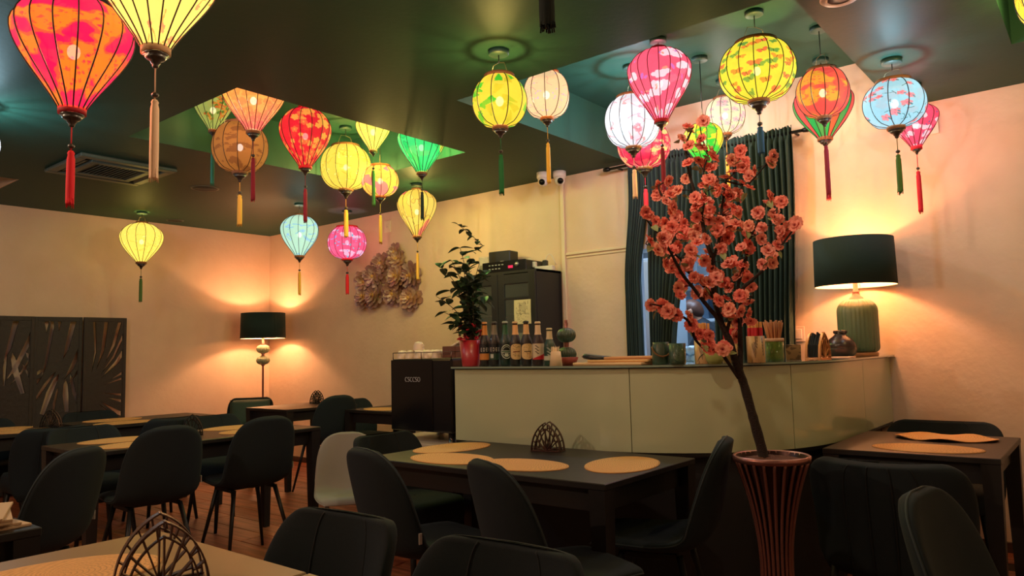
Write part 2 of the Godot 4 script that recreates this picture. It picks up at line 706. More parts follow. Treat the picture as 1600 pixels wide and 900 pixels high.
func make_tub_chair(label: String, width: float, group: String) -> Node3D:
	var t := thing("tub_chair", label, "chair", Vector3.ZERO, 0, group)
	var v := velvet("tub velvet", rgb(15, 27, 33))
	var hw := width / 2
	# back: a padded sheet bent round the sitter
	var ctrl := [Vector2(-0.20, 0.30), Vector2(-0.215, 0.36), Vector2(-0.228, 0.44), Vector2(-0.24, 0.52), Vector2(-0.252, 0.60), Vector2(-0.262, 0.67), Vector2(-0.270, 0.73), Vector2(-0.274, 0.765), Vector2(-0.276, 0.778)]
	var wd := []
	var bw := []
	for f in [0.80, 0.93, 0.97, 0.99, 1.0, 0.985, 0.93, 0.82, 0.66]:
		wd.append(hw * f)
	for f in [0.05, 0.09, 0.12, 0.13, 0.12, 0.10, 0.075, 0.055, 0.045]:
		bw.append(f)
	var sp := []
	var w2 := []
	var b2 := []
	for i in ctrl.size() - 1:
		for k in 3:
			sp.append(cub(ctrl, i, k / 3.0))
			w2.append(cubf(wd, i, k / 3.0))
			b2.append(cubf(bw, i, k / 3.0))
	sp.append(ctrl[-1])
	w2.append(wd[-1])
	b2.append(bw[-1])
	var st := nb()
	pillow_shell(st, sp, w2, 0.075, b2, 0.5)
	var bk := obj("backrest", st, v, t)
	st = nb()
	for u in [-0.45, -0.15, 0.15, 0.45]:      # stitched channels down both faces of the back
		for side in [1.0, -1.0]:
			var line := []
			for j in range(2, sp.size() - 2):
				var d: Vector2 = (sp[j + 1] - sp[j - 1]).normalized()
				var p: Vector2 = sp[j] + Vector2(d.y, -d.x) * (b2[j] * u * u + side * 0.036)
				line.append(Vector3(w2[j] * u, p.y, p.x))
			tube(st, line, 0.0035, 5)
	obj("stitching", st, mat("tub seam", rgb(11, 18, 22), 0.8), bk)
	st = nb()
	var prof := []
	for q in [[0.02, 0.345], [0.9, 0.345], [0.97, 0.36], [1.0, 0.40], [0.985, 0.445], [0.93, 0.468], [0.7, 0.476], [0.02, 0.478]]:
		prof.append(Vector2(q[0], q[1]))
	var seg := 40
	var rings := []
	for q in prof:
		var row := []
		for k in seg + 1:
			var a := TAU * k / seg
			row.append(Vector3(signf(cos(a)) * pow(absf(cos(a)), 0.45) * (hw - 0.035) * q.x, q.y, 0.02 - signf(sin(a)) * pow(absf(sin(a)), 0.45) * 0.235 * q.x))
		rings.append(row)
	for j in rings.size() - 1:
		for k in seg:
			quad(st, rings[j][k], rings[j][k + 1], rings[j + 1][k + 1], rings[j + 1][k])
	obj("seat", st, v, t)
	var lm := mat("tub leg", rgb(22, 21, 22), 0.5)
	for sx in [-1, 1]:
		for sz in [-1, 1]:
			st = nb()
			tube(st, [Vector3(sx * (hw - 0.09), 0.36, sz * 0.16), Vector3(sx * (hw - 0.05), 0.0, sz * 0.2)], [0.018, 0.011], 8)
			obj("leg", st, lm, t)
	return t

func tables_and_seats():
	# faces: PI looks at the back wall, PI/2 to the right, -PI/2 to the left
	table("long dark table set against the front of the bar counter", 5.23, 6.56, 2.12, 2.86)
	table("square dark table under the counter's right end with two mats on it", 6.925, 7.62, 0.74, 1.56)
	table("long dark table in the left row with two shell chairs on its near side", 3.14, 3.78, 2.03, 3.51)
	table("dark table by the left wall, just right of the carved screen", 1.50, 2.16, 1.80, 2.86)
	table("dark table at the left edge in front of the carved screen", 1.50, 2.16, 2.93, 4.13)
	table("bare dark table in the far corner by the floor lamp", 1.50, 2.18, 0.42, 1.22)
	table("dark table by the back wall, partly hidden by the black coffee machine", 2.68, 3.52, 0.34, 0.97)
	table("near tan-topped table at the bottom left with the large napkin holder", 5.86, 6.565, 4.12, 5.0, "tan-topped near tables", true)
	table("near tan-topped table at the bottom edge, right of the one with the napkin holder", 6.575, 7.28, 4.12, 5.0, "tan-topped near tables", true)
	table("dark table at the bottom left corner that carries the stack of menus", 4.55, 5.52, 4.30, 5.0)

	var g1 := "velvet shell chairs"
	var ch := make_shell_chair("", "dark teal velvet", rgb(15, 28, 34), rgb(20, 20, 21), g1)
	var rows := [
		["dark shell chair seen from behind before the middle of the bar's long table", 6.49, 3.04, PI - 0.40],
		["dark shell chair seen from behind, leftmost on the near side of the bar's long table", 5.82, 3.02, PI - 0.20],
		["dark shell chair at the right end of the bar's table, left of the copper vase", 6.53, 2.44, -PI / 2 + 0.30],
		["large dark shell chair seen from behind in the left row, nearer the left edge", 3.80, 3.20, -PI / 2 - 0.05],
		["large dark shell chair seen from behind in the left row, nearer the floor lamp", 3.80, 2.60, -PI / 2 - 0.08],
		["dark shell chair between the bare corner table and the coffee machine", 2.40, 0.98, -PI / 2 - 0.15],
		["teal shell chair at the lower left beside the stack of menus", 4.44, 4.02, -PI / 2 + 0.55],
		["shell chair seen edge-on at the bottom right, before the wide armchair", 7.90, 3.16, PI / 2 - 0.12],
	]
	for i in rows.size():
		var r = rows[i]
		if i == 0:
			ch.position = Vector3(r[1], 0, r[2])
			ch.rotation.y = r[3]
			ch.set_meta("label", r[0])
		else:
			dup(ch, r[0], Vector3(r[1], 0, r[2]), r[3], g1)
	var white := make_shell_chair("pale grey plastic chair behind the left end of the table before the bar", "grey plastic", rgb(150, 146, 138), rgb(170, 168, 160), "")
	white.position = Vector3(4.49, 0.0, 2.37)
	white.rotation.y = 0.9
	white.scale = Vector3(0.85, 0.86, 0.85)
	var g2 := "padded tub chairs"
	var tub := make_tub_chair("", 0.47, g2)
	rows = [
		["padded tub chair with stitched channels at the bottom, right of the large napkin holder", 6.34, 4.06, 0.05],
		["padded tub chair at the bottom edge, right of the chair with stitched channels", 6.92, 4.06, 0.05],
		["low dark chair at the left end of the bar's long table", 5.09, 2.42, PI / 2],
		["low dark chair on the far side of the left row's table, left end", 2.86, 3.10, PI / 2],
		["low dark chair on the far side of the left row's table, behind napkin holder", 2.86, 2.20, PI / 2],
		["dark low chair back on the near side of the table right of the carved screen", 2.28, 2.40, -PI / 2],
		["low chair back against the right panel of the carved screen", 1.32, 2.46, PI / 2],
		["dark low chair back on the near side of the table at the left edge", 2.24, 3.20, -PI / 2],
		["low chair back against the carved screen at the left edge", 1.42, 3.28, PI / 2],
		["small dark chair back showing over the table left of the coffee machine", 2.40, 0.50, PI / 2],
	]
	for i in rows.size():
		var r = rows[i]
		if i == 0:
			tub.position = Vector3(r[1], 0, r[2])
			tub.rotation.y = r[3]
			tub.set_meta("label", r[0])
		else:
			dup(tub, r[0], Vector3(r[1], 0, r[2]), r[3], g2)
	var wide := make_tub_chair("wide dark armchair seen from behind in front of the square table", 0.60, "wide armchairs")
	wide.position = Vector3(7.275, 0, 1.76)
	wide.rotation.y = PI
	wide.scale.y = 0.97
	dup(wide, "wide dark armchair behind the square table, against the wall", Vector3(7.22, 0, 0.52), 0.0, "wide armchairs")
	var corner := dup(tub, "green tub chair with a loose cushion in the far corner by the floor lamp", Vector3(0.98, 0.0, 0.86), 0.95)
	corner.remove_meta("group")
	var st := nb()
	var rows2 := []
	for j in 9:
		var row := []
		for i in 13:
			var u := -1.0 + 2.0 * i / 12
			var vv := -1.0 + 2.0 * j / 8
			row.append(Vector3(u * 0.2, vv * 0.15, 0.06 * sqrt(maxf(0.0, (1.0 - pow(u, 4)) * (1.0 - pow(vv, 4))))))
		rows2.append(row)
	sheet(st, rows2)
	var rows3 := []
	for row in rows2:
		var b := []
		for p in row:
			b.append(Vector3(p.x, p.y, -p.z))
		rows3.append(b)
	sheet(st, rows3, true)
	var cu := obj("cushion", st, velvet("cushion cloth", rgb(58, 76, 66)), self, Vector3(0.92, 0.625, 0.82), Vector3(-0.25, 0.95, 0.0))
	tag(cu, "dark green cushion leaning in the corner tub chair", "cushion")

# ---------------------------------------------------------------- silk lanterns

const TW := 256
const TH := 160

func dab(px: PackedByteArray, x: float, y: float, rx: float, ry: float, c: Color, turn := 0.0) -> void:   # an ellipse of dye on the cloth, wrapping round
	var r := maxf(rx, ry)
	var co := cos(turn)
	var si := sin(turn)
	for j in range(int(y - r * 1.45), int(y + r * 1.45) + 2):
		if j < 0 or j >= TH:
			continue
		for i in range(int(x - r), int(x + r) + 2):
			var dx := i - x
			var dy := (j - y) / 1.45      # the cloth is wider than it is tall
			var u := (dx * co + dy * si) / rx
			var v := (dy * co - dx * si) / ry
			if u * u + v * v <= 1.0:
				var k := (j * TW + posmod(i, TW)) * 3
				px[k] = int(c.r * 255)
				px[k + 1] = int(c.g * 255)
				px[k + 2] = int(c.b * 255)

func blossom_print(px: PackedByteArray, x: float, y: float, r: float, c: Color, eye: Color) -> void:
	var a0 := rng.randf() * TAU
	for p in 5:
		var a := a0 + TAU * p / 5
		dab(px, x + cos(a) * r * 0.6, y + sin(a) * r * 0.6, r * 0.55, r * 0.42, c, a)
	dab(px, x, y, r * 0.25, r * 0.25, eye)

func butterfly_print(px: PackedByteArray, x: float, y: float, r: float, c: Color) -> void:
	var a := rng.randf_range(-0.7, 0.7)
	for s in [-1.0, 1.0]:
		dab(px, x + s * r * 0.5 * cos(a), y + s * r * 0.5 * sin(a) - r * 0.25, r * 0.55, r * 0.38, c, a - s * 0.6)
		dab(px, x + s * r * 0.38 * cos(a), y + s * r * 0.38 * sin(a) + r * 0.35, r * 0.34, r * 0.28, c, a + s * 0.6)
	dab(px, x, y, r * 0.08, r * 0.5, c.darkened(0.45), a)

func twig_print(px: PackedByteArray, x: float, y: float, n: int, c: Color, w := 0.8) -> Vector2:
	var a := rng.randf() * TAU
	for i in n:
		a += rng.randf_range(-0.4, 0.4)
		x += cos(a) * 1.3
		y += sin(a) * 1.3
		dab(px, x, y, w, w, c)
	return Vector2(x, y)

func silk(kind: String, seed_: int, cols: Array) -> ImageTexture:   # the dyed cloth, once round the lantern
	rng.seed = seed_
	var n := FastNoiseLite.new()
	n.seed = seed_
	n.frequency = 0.018
	n.fractal_octaves = 3
	var n2 := FastNoiseLite.new()
	n2.seed = seed_ + 9
	n2.noise_type = FastNoiseLite.TYPE_CELLULAR
	n2.frequency = 0.09
	var px := PackedByteArray()
	px.resize(TW * TH * 3)
	var base: Color = cols[0]
	for j in TH:
		for i in TW:
			var a := TAU * i / TW
			var p := Vector3(cos(a) * 40.7, j, sin(a) * 40.7)
			var c := base
			var q := n.get_noise_3dv(p)
			match kind:
				"damask":
					var s := n2.get_noise_3dv(p * 1.5)
					if q > 0.0 and s > -0.72:
						c = cols[1]
					if q > 0.10 and s > -0.6:
						c = cols[2]
				"brocade":
					var s := n2.get_noise_3dv(p * 0.8)
					if s > -0.6 + q * 0.5:
						c = cols[1]
				"swath":
					var f := n.get_noise_3d(p.x * 0.7 + 70, p.y * 0.5, p.z * 0.7)
					if f > 0.10:
						c = cols[1]
					elif f < -0.22:
						c = cols[2]
					if absf(f - 0.10) < 0.012:
						c = cols[1].darkened(0.3)
				"bands":
					var f := j / float(TH) + q * 0.35
					if f > 0.62:
						c = cols[1]
					elif posmod(int(i / 16.0 + q * 3.0), 5) == 0:
						c = cols[1]
				"panels":
					c = cols[posmod(int(i / 16.0), cols.size())]
				"fade":
					c = base.lerp(cols[1], clampf(j / float(TH) * 1.3 - 0.25 + q * 0.3, 0, 1))
					if n2.get_noise_3dv(p * 1.1) > -0.45:
						c = c.lerp(cols[2], 0.35)
			var g := 1.0 + 0.05 * n2.get_noise_3dv(p * 3.0)
			var k := (j * TW + i) * 3
			px[k] = clampi(int(c.r * 255 * g), 0, 255)
			px[k + 1] = clampi(int(c.g * 255 * g), 0, 255)
			px[k + 2] = clampi(int(c.b * 255 * g), 0, 255)
	match kind:
		"sprigs":
			for i in 60:
				var at := twig_print(px, rng.randf() * TW, rng.randf() * TH, 16, cols[2], 1.0)
				blossom_print(px, at.x, at.y, rng.randf_range(2.5, 5.0), cols[1], cols[2])
		"vines":
			for i in 70:
				twig_print(px, rng.randf() * TW, rng.randf() * TH, 16, cols[1], 0.6)
			for i in 60:
				dab(px, rng.randf() * TW, rng.randf() * TH, 2.2, 0.9, cols[2], rng.randf() * TAU)
		"butterflies":
			for i in 92:
				butterfly_print(px, fmod(i * 158.2 + rng.randf() * 8.0, TW), fmod(i * 91.0 + (i / 7) * 13.0 + rng.randf() * 8.0, TH), rng.randf_range(5.5, 8.5), cols[1 + i % (cols.size() - 1)])
		"roses":
			for i in 40:
				twig_print(px, rng.randf() * TW, rng.randf() * TH, 11, cols[3], 0.7)
			for i in 52:
				var x := rng.randf() * TW
				var y := rng.randf() * TH
				var r := rng.randf_range(5.0, 9.0)
				blossom_print(px, x, y, r, cols[1], cols[2])
				dab(px, x + r * 0.8, y + r * 0.6, r * 0.45, r * 0.2, cols[3], 0.6)
		"clouds":
			for i in 26:
				var x := rng.randf() * TW
				var y := rng.randf() * TH
				for k in 5:
					dab(px, x + rng.randf_range(-11, 11), y + rng.randf_range(-3, 3), rng.randf_range(4, 8), rng.randf_range(3, 6), cols[1])
			for i in 60:
				dab(px, rng.randf() * TW, rng.randf() * TH, rng.randf_range(1, 5), rng.randf_range(1, 2.2), cols[2 + i % (cols.size() - 2)], rng.randf() * TAU)
		"petals":
			for i in 150:
				blossom_print(px, rng.randf() * TW, rng.randf() * TH, rng.randf_range(4.0, 7.5), cols[1 + i % 2], cols[2])
		"beast":
			for i in 9:
				var x := rng.randf() * TW
				var y := rng.randf_range(0.1, 0.7) * TH
				for k in 7:
					var e := twig_print(px, x, y, 16, cols[1 + k % 3], 3.4 - 0.3 * k)
					x = lerpf(x, e.x, 0.6)
					y = lerpf(y, e.y, 0.6)
				twig_print(px, x, y, 26, cols[4], 1.2)
		"leaves":
			for i in 44:
				var x := rng.randf() * TW
				var y := rng.randf_range(0.05, 1.0) * TH
				var a := rng.randf() * TAU
				for k in 9:
					dab(px, x + cos(a) * k * 3.0, y + sin(a) * k * 3.0, 7.5 - 0.7 * k, 2.4, cols[1 + i % 2], a + 1.2)
					dab(px, x + cos(a) * k * 3.0, y + sin(a) * k * 3.0, 7.5 - 0.7 * k, 2.4, cols[1 + i % 2], a - 1.2)
	return ImageTexture.create_from_image(Image.create_from_data(TW, TH, false, Image.FORMAT_RGB8, px))

func silhouette(shape: String, R: float, H: float) -> Array:
	var out := []
	var n := 18
	for i in n + 1:
		var t := float(i) / n
		var r := 0.0
		match shape:
			"balloon":     # full shoulders, tapering to a narrow foot
				var peak := 0.66
				if t < peak:
					var s := t / peak
					r = lerpf(0.235, 1.0, pow(sin(s * PI / 2), 1.12))
				else:
					var s := (t - peak) / (1 - peak)
					r = lerpf(0.27, 1.0, pow(maxf(cos(s * PI / 2), 0.0), 0.62))
			"drop":        # balloon with a longer, straighter foot
				var peak := 0.70
				if t < peak:
					var s := t / peak
					r = lerpf(0.21, 1.0, s * 0.82 + 0.18 * sin(s * PI / 2) - 0.10 * s * (1.0 - s))
					r = lerpf(r, lerpf(0.21, 1.0, sin(s * PI / 2)), s)
				else:
					var s := (t - peak) / (1 - peak)
					r = lerpf(0.25, 1.0, pow(maxf(cos(s * PI / 2), 0.0), 0.6))
			_:             # round
				var a := (t - 0.52) * 2.0 / 1.04
				r = lerpf(0.27, 1.0, pow(maxf(1.0 - a * a, 0.0), 0.5))
		out.append(Vector2(R * r, -H / 2 + H * t))
	return out

func lantern(label: String, shape: String, at: Vector3, D: float, H: float, ceil_y: float, tail_y: float, tex: Texture2D, glow: float, light: Color, energy: float, tassel: Color, rim: Color, ribs := 12, rib_col := Color(0.12, 0.07, 0.05), single_ribs := true) -> Node3D:
	var t := thing("silk_lantern", label, "lantern", Vector3(at.x, ceil_y, at.z), rng.randf() * TAU, "silk lanterns")
	var c := at.y - ceil_y
	var R := D / 2
	var prof := silhouette(shape, R, H)
	var key := "silk %d" % taken["silk_lantern"]
	var m := mat(key, Color(0.55, 0.55, 0.55, 0.93), 0.85)
	m.albedo_texture = tex
	m.transparency = BaseMaterial3D.TRANSPARENCY_ALPHA
	m.emission_enabled = true
	m.emission = Color.BLACK
	m.emission_texture = tex
	m.emission_energy_multiplier = glow * 1.06
	var st := nb()
	lathe(st, prof, ribs * 4, ribs, 0.035)
	obj("silk_cover", st, m, t, Vector3(0, c, 0))
	var rm := mat("rib %s" % rib_col.to_html(), rib_col, 0.6)
	var line := []
	for p in prof:
		line.append(Vector3(p.x + 0.0012, p.y, 0))
	st = nb()
	tube(st, line, 0.0024, 5, false)
	var rib := done(st, rm)
	if single_ribs:
		for k in ribs:
			put("rib", rib, t, Vector3(0, c, 0), Vector3(0, TAU * k / ribs, 0))
	else:
		st = nb()
		for k in ribs:
			var l2 := []
			for p in line:
				l2.append(p.rotated(Vector3.UP, TAU * k / ribs))
			tube(st, l2, 0.0024, 5, false)
		stuff(obj("rib_cage", st, rm, t, Vector3(0, c, 0)))
	# rims
	var r0: float = prof[0].x
	var r1: float = prof[-1].x
	var rimm := mat("rim %s" % rim.to_html(), rim, 0.7)
	st = nb()
	lathe(st, [Vector2(r1 - 0.006, -0.004), Vector2(r1 + 0.003, -0.004), Vector2(r1 + 0.003, 0.014), Vector2(r1 - 0.006, 0.014), Vector2(r1 - 0.006, -0.004)], 24, 0, 0, Vector3(0, c + H / 2, 0))
	obj("top_rim", st, rimm, t)
	st = nb()
	lathe(st, [Vector2(0.001, -0.016), Vector2(r0 + 0.004, -0.016), Vector2(r0 + 0.004, 0.004), Vector2(r0 - 0.004, 0.004)], 24, 0, 0, Vector3(0, c - H / 2, 0))
	obj("bottom_rim", st, rimm, t)
	# turned wooden foot
	var k0 := c - H / 2 - 0.016
	var s := r0 / 0.045
	st = nb()
	lathe(st, [Vector2(0.001, -0.052), Vector2(0.008, -0.050), Vector2(0.011, -0.044), Vector2(0.011, -0.038), Vector2(0.016, -0.034), Vector2(0.018, -0.026), Vector2(0.030, -0.020), Vector2(0.036, -0.012), Vector2(0.033, -0.009), Vector2(0.043, -0.006), Vector2(0.043, 0.0), Vector2(0.001, 0.0)].map(func(q): return Vector2(q.x * s, q.y * minf(s, 1.25))), 20, 0, 0, Vector3(0, k0, 0))
	var wood := mat("lantern foot wood", rgb(38, 22, 18), 0.28)
	wood.clearcoat_enabled = true
	obj("wooden_foot", st, wood, t)
	var y := k0 - 0.05 * minf(s, 1.25)
	# cord, bead, tassel
	var tail := tail_y - ceil_y
	var room_ := y - tail
	var yb := y - room_ * 0.24
	var cm := mat("cord %s" % tassel.to_html(), tassel.darkened(0.15), 0.8)
	st = nb()
	tube(st, [Vector3(0, y + 0.006, 0), Vector3(0, yb - 0.03, 0)], 0.0022, 6)
	obj("cord", st, cm, t)
	st = nb()
	sphere(st, Vector3(0, yb, 0), 0.0125 * clampf(s, 0.8, 1.2), 0.82)
	obj("bead", st, wood, t)
	var tm := mat("tassel %s" % tassel.to_html(), tassel, 0.75)
	st = nb()
	var ty := yb - 0.014
	var tw := 0.0155 * clampf(s, 0.85, 1.25)
	lathe(st, [Vector2(tw * 0.95, tail - ty + 0.012), Vector2(tw * 0.98, (tail - ty) * 0.6), Vector2(tw * 0.92, -0.03), Vector2(tw * 0.7, -0.016), Vector2(tw * 0.85, -0.010), Vector2(tw * 0.55, -0.002), Vector2(0.0005, 0)], 28, 14, 0.22, Vector3(0, ty, 0))
	for k in 16:
		var a := TAU * k / 16
		var e := Vector3(cos(a), 0, sin(a)) * tw * rng.randf_range(0.5, 1.0)
		tube(st, [Vector3(e.x * 0.92, ty + (tail - ty) * 0.85, e.z * 0.92), Vector3(e.x * 1.02, tail + rng.randf_range(-0.006, 0.008), e.z * 1.05)], 0.0016, 4)
	obj("tassel", st, tm, t)
	# hanger: two wires to a hook, then a flex to the ceiling rose
	var wire := mat("hanger wire", rgb(120, 110, 84), 0.4, 0.6)
	var flex := mat("black flex", rgb(16, 22, 20), 0.5)
	var top := c + H / 2 + 0.01
	var gap := -0.022 - top
	var hook := top + minf(0.085, maxf(gap * 0.6, 0.02))
	st = nb()
	for sx in [-1, 1]:
		tube(st, [Vector3(sx * r1 * 0.75, top, 0), Vector3(sx * r1 * 0.45, hook - 0.004, 0), Vector3(0, hook + 0.004, 0)], 0.0014, 5)
	obj("wire_hanger", st, wire, t)
	if gap > 0.02:
		st = nb()
		tube(st, [Vector3(0, hook, 0), Vector3(0, -0.018, 0)], 0.0028, 6)
		obj("flex", st, flex, t)
	st = nb()
	lathe(st, [Vector2(0.001, -0.024), Vector2(0.046, -0.024), Vector2(0.05, -0.021), Vector2(0.05, 0.0), Vector2(0.001, 0.0)], 28)
	obj("ceiling_rose", st, mat("ceiling rose", rgb(34, 66, 58), 0.45), t)
	# the lamp in the middle
	var bm := mat("bulb %s" % light.to_html(), Color(1, 0.95, 0.85), 0.5)
	bm.emission_enabled = true
	bm.emission = light.lerp(Color.WHITE, 0.5)
	bm.emission_energy_multiplier = 9.0
	st = nb()
	sphere(st, Vector3(0, c + H * 0.02, 0), 0.02, 1.25, 12, 8)
	obj("bulb", st, bm, t)
	omni("bulb_light", t, Vector3(0, c + H * 0.02, 0), light, energy * 0.85, 0.02)
	return t

func lanterns():
	var yellow := rgb(255, 220, 120)
	var warm := rgb(255, 220, 184)
	var pink := rgb(255, 130, 150)
	var red := rgb(255, 96, 70)
	var white := rgb(255, 238, 226)
	var green := rgb(150, 255, 120)
	var cool := rgb(190, 236, 255)
	var wine := rgb(150, 24, 48)
	var gold := rgb(250, 190, 80)
	var cream := rgb(248, 206, 170)
	var scarlet := rgb(236, 30, 48)
	var moss := rgb(84, 124, 60)
	var teal := rgb(44, 128, 110)
	var wood := rgb(150, 96, 60)
	var fine := Color(0.10, 0.06, 0.05)
	var maroon := Color(0.45, 0.03, 0.06)
	rng.seed = 70
	# label, shape, centre, diameter, height, ceiling, tail, cloth, glow, light, energy, tassel, rim, ribs, rib colour
	lantern("huge pink and orange flowered balloon lantern at the top left with a long red tassel", "drop", Vector3(5.409, 2.23, 4.21), 0.36, 0.375, CEIL, 1.718, silk("damask", 1, [rgb(255, 22, 92), rgb(255, 92, 60), rgb(255, 140, 40)]), 0.85, red, 0.30, scarlet, rgb(170, 30, 40), 16, fine)
	lantern("big pale yellow lantern cut by the top edge, with a pale cream tassel", "drop", Vector3(5.706, 2.404, 4.079), 0.39, 0.40, CEIL, 1.775, silk("sprigs", 2, [rgb(255, 226, 110), rgb(255, 130, 90), rgb(220, 150, 70)]), 1.15, yellow, 0.30, cream, rgb(196, 150, 110), 16, Color(0.25, 0.12, 0.02))
	lantern("small green lantern with a painted dragon-like print and a teal tassel, in the ceiling recess", "drop", Vector3(3.30, 2.915, 2.566), 0.25, 0.27, COVE, 2.396, silk("beast", 3, [rgb(196, 214, 110), rgb(240, 150, 50), rgb(90, 130, 40), rgb(230, 110, 40), rgb(60, 60, 24)]), 0.42, yellow, 0.10, teal, wood, 12, fine)
	lantern("dim round gold brocade lantern with a yellow tassel", "round", Vector3(3.564, 2.611, 2.517), 0.36, 0.32, COVE, 2.086, silk("brocade", 4, [rgb(180, 104, 44), rgb(226, 140, 60)]), 0.36, warm, 0.06, gold, wood, 12, Color(0.2, 0.1, 0.04))
	lantern("orange and pink lantern with its top hidden by the recess edge, thin wine tassel", "drop", Vector3(4.10, 2.745, 2.748), 0.37, 0.36, COVE, 2.138, silk("fade", 5, [rgb(255, 186, 60), rgb(255, 96, 90), rgb(255, 220, 110)]), 1.0, warm, 0.25, wine, wood, 16, maroon)
	lantern("red balloon lantern with yellow flowers hanging below the ceiling recess, thin dark red tassel", "balloon", Vector3(3.651, 2.764, 2.063), 0.36, 0.42, COVE, 2.152, silk("petals", 6, [rgb(240, 26, 50), rgb(255, 112, 60), rgb(255, 170, 70)]), 0.72, red, 0.22, wine, scarlet, 14, fine)
	lantern("round yellow brocade lantern hanging from the green recess, yellow tassel", "round", Vector3(3.302, 2.717, 1.431), 0.405, 0.345, COVE, 2.148, silk("vines", 7, [rgb(250, 214, 80), rgb(206, 164, 40), rgb(255, 236, 150)]), 0.92, yellow, 0.40, gold, wood, 14, fine)
	lantern("small plain yellow lantern half hidden by the recess edge, with a green tassel", "drop", Vector3(3.762, 2.889, 1.535), 0.26, 0.27, COVE, 2.323, silk("vines", 8, [rgb(255, 226, 96), rgb(240, 200, 70), rgb(255, 240, 160)]), 1.05, yellow, 0.30, moss, wood, 12, fine)
	lantern("small round yellow and pink lantern just behind the round yellow brocade one", "round", Vector3(3.588, 2.578, 1.319), 0.29, 0.235, COVE, 2.082, silk("swath", 9, [rgb(250, 214, 80), rgb(250, 190, 80), rgb(250, 120, 130)]), 0.92, yellow, 0.24, gold, rgb(200, 90, 40), 12, maroon)
	lantern("bright green lantern half hidden by the recess edge, with a dark tassel", "drop", Vector3(4.14, 2.722, 1.396), 0.35, 0.36, COVE, 2.19, silk("swath", 10, [rgb(44, 216, 110), rgb(70, 226, 130), rgb(220, 206, 80)]), 0.85, green, 0.45, rgb(24, 50, 36), wood, 16, Color(0.02, 0.1, 0.05))
	lantern("yellow and pink drop lantern above the flower wall art, yellow tassel", "drop", Vector3(3.357, 2.439, 0.702), 0.345, 0.409, CEIL, 1.847, silk("swath", 11, [rgb(252, 206, 84), rgb(252, 216, 100), rgb(244, 96, 96)]), 0.75, yellow, 0.30, gold, wood, 14, fine)
	lantern("pale aqua drop lantern above the corner floor lamp, yellow tassel", "balloon", Vector3(1.936, 2.382, 0.917), 0.363, 0.397, CEIL, 1.803, silk("sprigs", 12, [rgb(186, 232, 206), rgb(150, 200, 236), rgb(120, 190, 226)]), 0.82, white, 0.3, gold, wood, 14, fine)
	lantern("round pink lantern with white and blue clouds by the back wall", "round", Vector3(1.95, 2.362, 0.352), 0.39, 0.325, CEIL, 1.835, silk("clouds", 13, [rgb(255, 92, 140), rgb(248, 190, 226), rgb(120, 160, 236), rgb(90, 190, 220)]), 0.85, pink, 0.24, scarlet, scarlet, 14, maroon)
	lantern("yellow drop lantern hanging alone before the left wall, dark green tassel", "balloon", Vector3(0.515, 2.386, 1.783), 0.399, 0.395, CEIL, 1.789, silk("vines", 14, [rgb(255, 222, 96), rgb(226, 190, 60), rgb(255, 240, 150)]), 1.0, yellow, 0.45, moss, wood, 14, fine)
	lantern("round yellow lantern with green leaves near the middle of the ceiling, green tassel", "round", Vector3(5.75, 2.437, 2.42), 0.266, 0.245, CEIL, 1.974, silk("leaves", 15, [rgb(246, 214, 60), rgb(70, 190, 40), rgb(206, 190, 40)]), 0.9, yellow, 0.22, rgb(24, 110, 50), wood, 10, Color(0.2, 0.1, 0.03))
	lantern("round cream lantern with fine pink print beside the yellow and green one, yellow tassel", "round", Vector3(5.444, 2.754, 1.604), 0.28, 0.27, COVE, 2.212, silk("vines", 16, [rgb(255, 214, 160), rgb(240, 150, 140), rgb(200, 160, 230)]), 0.85, warm, 0.22, gold, rgb(206, 120, 60), 10, Color(0.35, 0.12, 0.08))
	lantern("large bright pink drop lantern right of centre, thick wine-red tassel", "drop", Vector3(6.018, 2.775, 1.244), 0.378, 0.43, COVE, 2.114, silk("clouds", 17, [rgb(255, 92, 120), rgb(255, 214, 224), rgb(255, 150, 120), rgb(180, 110, 190)]), 1.0, pink, 0.45, wine, rgb(190, 20, 40), 18, maroon)
	lantern("white round lantern with sparse pink sprigs, partly behind the large pink one, cream tassel", "round", Vector3(5.679, 2.68, 0.984), 0.361, 0.324, COVE, 2.179, silk("sprigs", 18, [rgb(240, 240, 250), rgb(244, 150, 160), rgb(236, 170, 180)]), 0.86, cool, 0.5, cream, wood, 14, fine)
	lantern("red and pink flowered round lantern below and behind the white one, red tassel", "round", Vector3(5.585, 2.61, 0.671), 0.36, 0.31, COVE, 2.113, silk("petals", 19, [rgb(228, 30, 76), rgb(250, 130, 120), rgb(255, 206, 130)]), 0.8, pink, 0.22, scarlet, wood, 14, maroon)
	lantern("yellow and green two-tone drop lantern behind the top of the blossom tree", "balloon", Vector3(6.08, 2.496, 0.803), 0.25, 0.265, COVE, 2.03, silk("bands", 20, [rgb(246, 220, 50), rgb(40, 210, 60)]), 0.9, yellow, 0.22, moss, wood, 12, fine)
	lantern("round cream lantern just right of the top of the blossom tree, yellow tassel", "round", Vector3(6.03, 2.80, 0.313), 0.27, 0.241, COVE, 2.272, silk("roses", 21, [rgb(255, 236, 190), rgb(250, 190, 190), rgb(240, 150, 170), rgb(150, 170, 160)]), 0.85, white, 0.1, gold, wood, 12, Color(0.3, 0.2, 0.12))
	lantern("large round yellow lantern covered in orange and green butterflies, blue tassel", "round", Vector3(6.591, 2.713, 1.209), 0.408, 0.319, COVE, 2.25, silk("butterflies", 22, [rgb(240, 226, 60), rgb(248, 140, 50), rgb(110, 160, 60), rgb(246, 110, 60)]), 0.95, yellow, 0.26, rgb(50, 92, 130), wood, 16, fine)
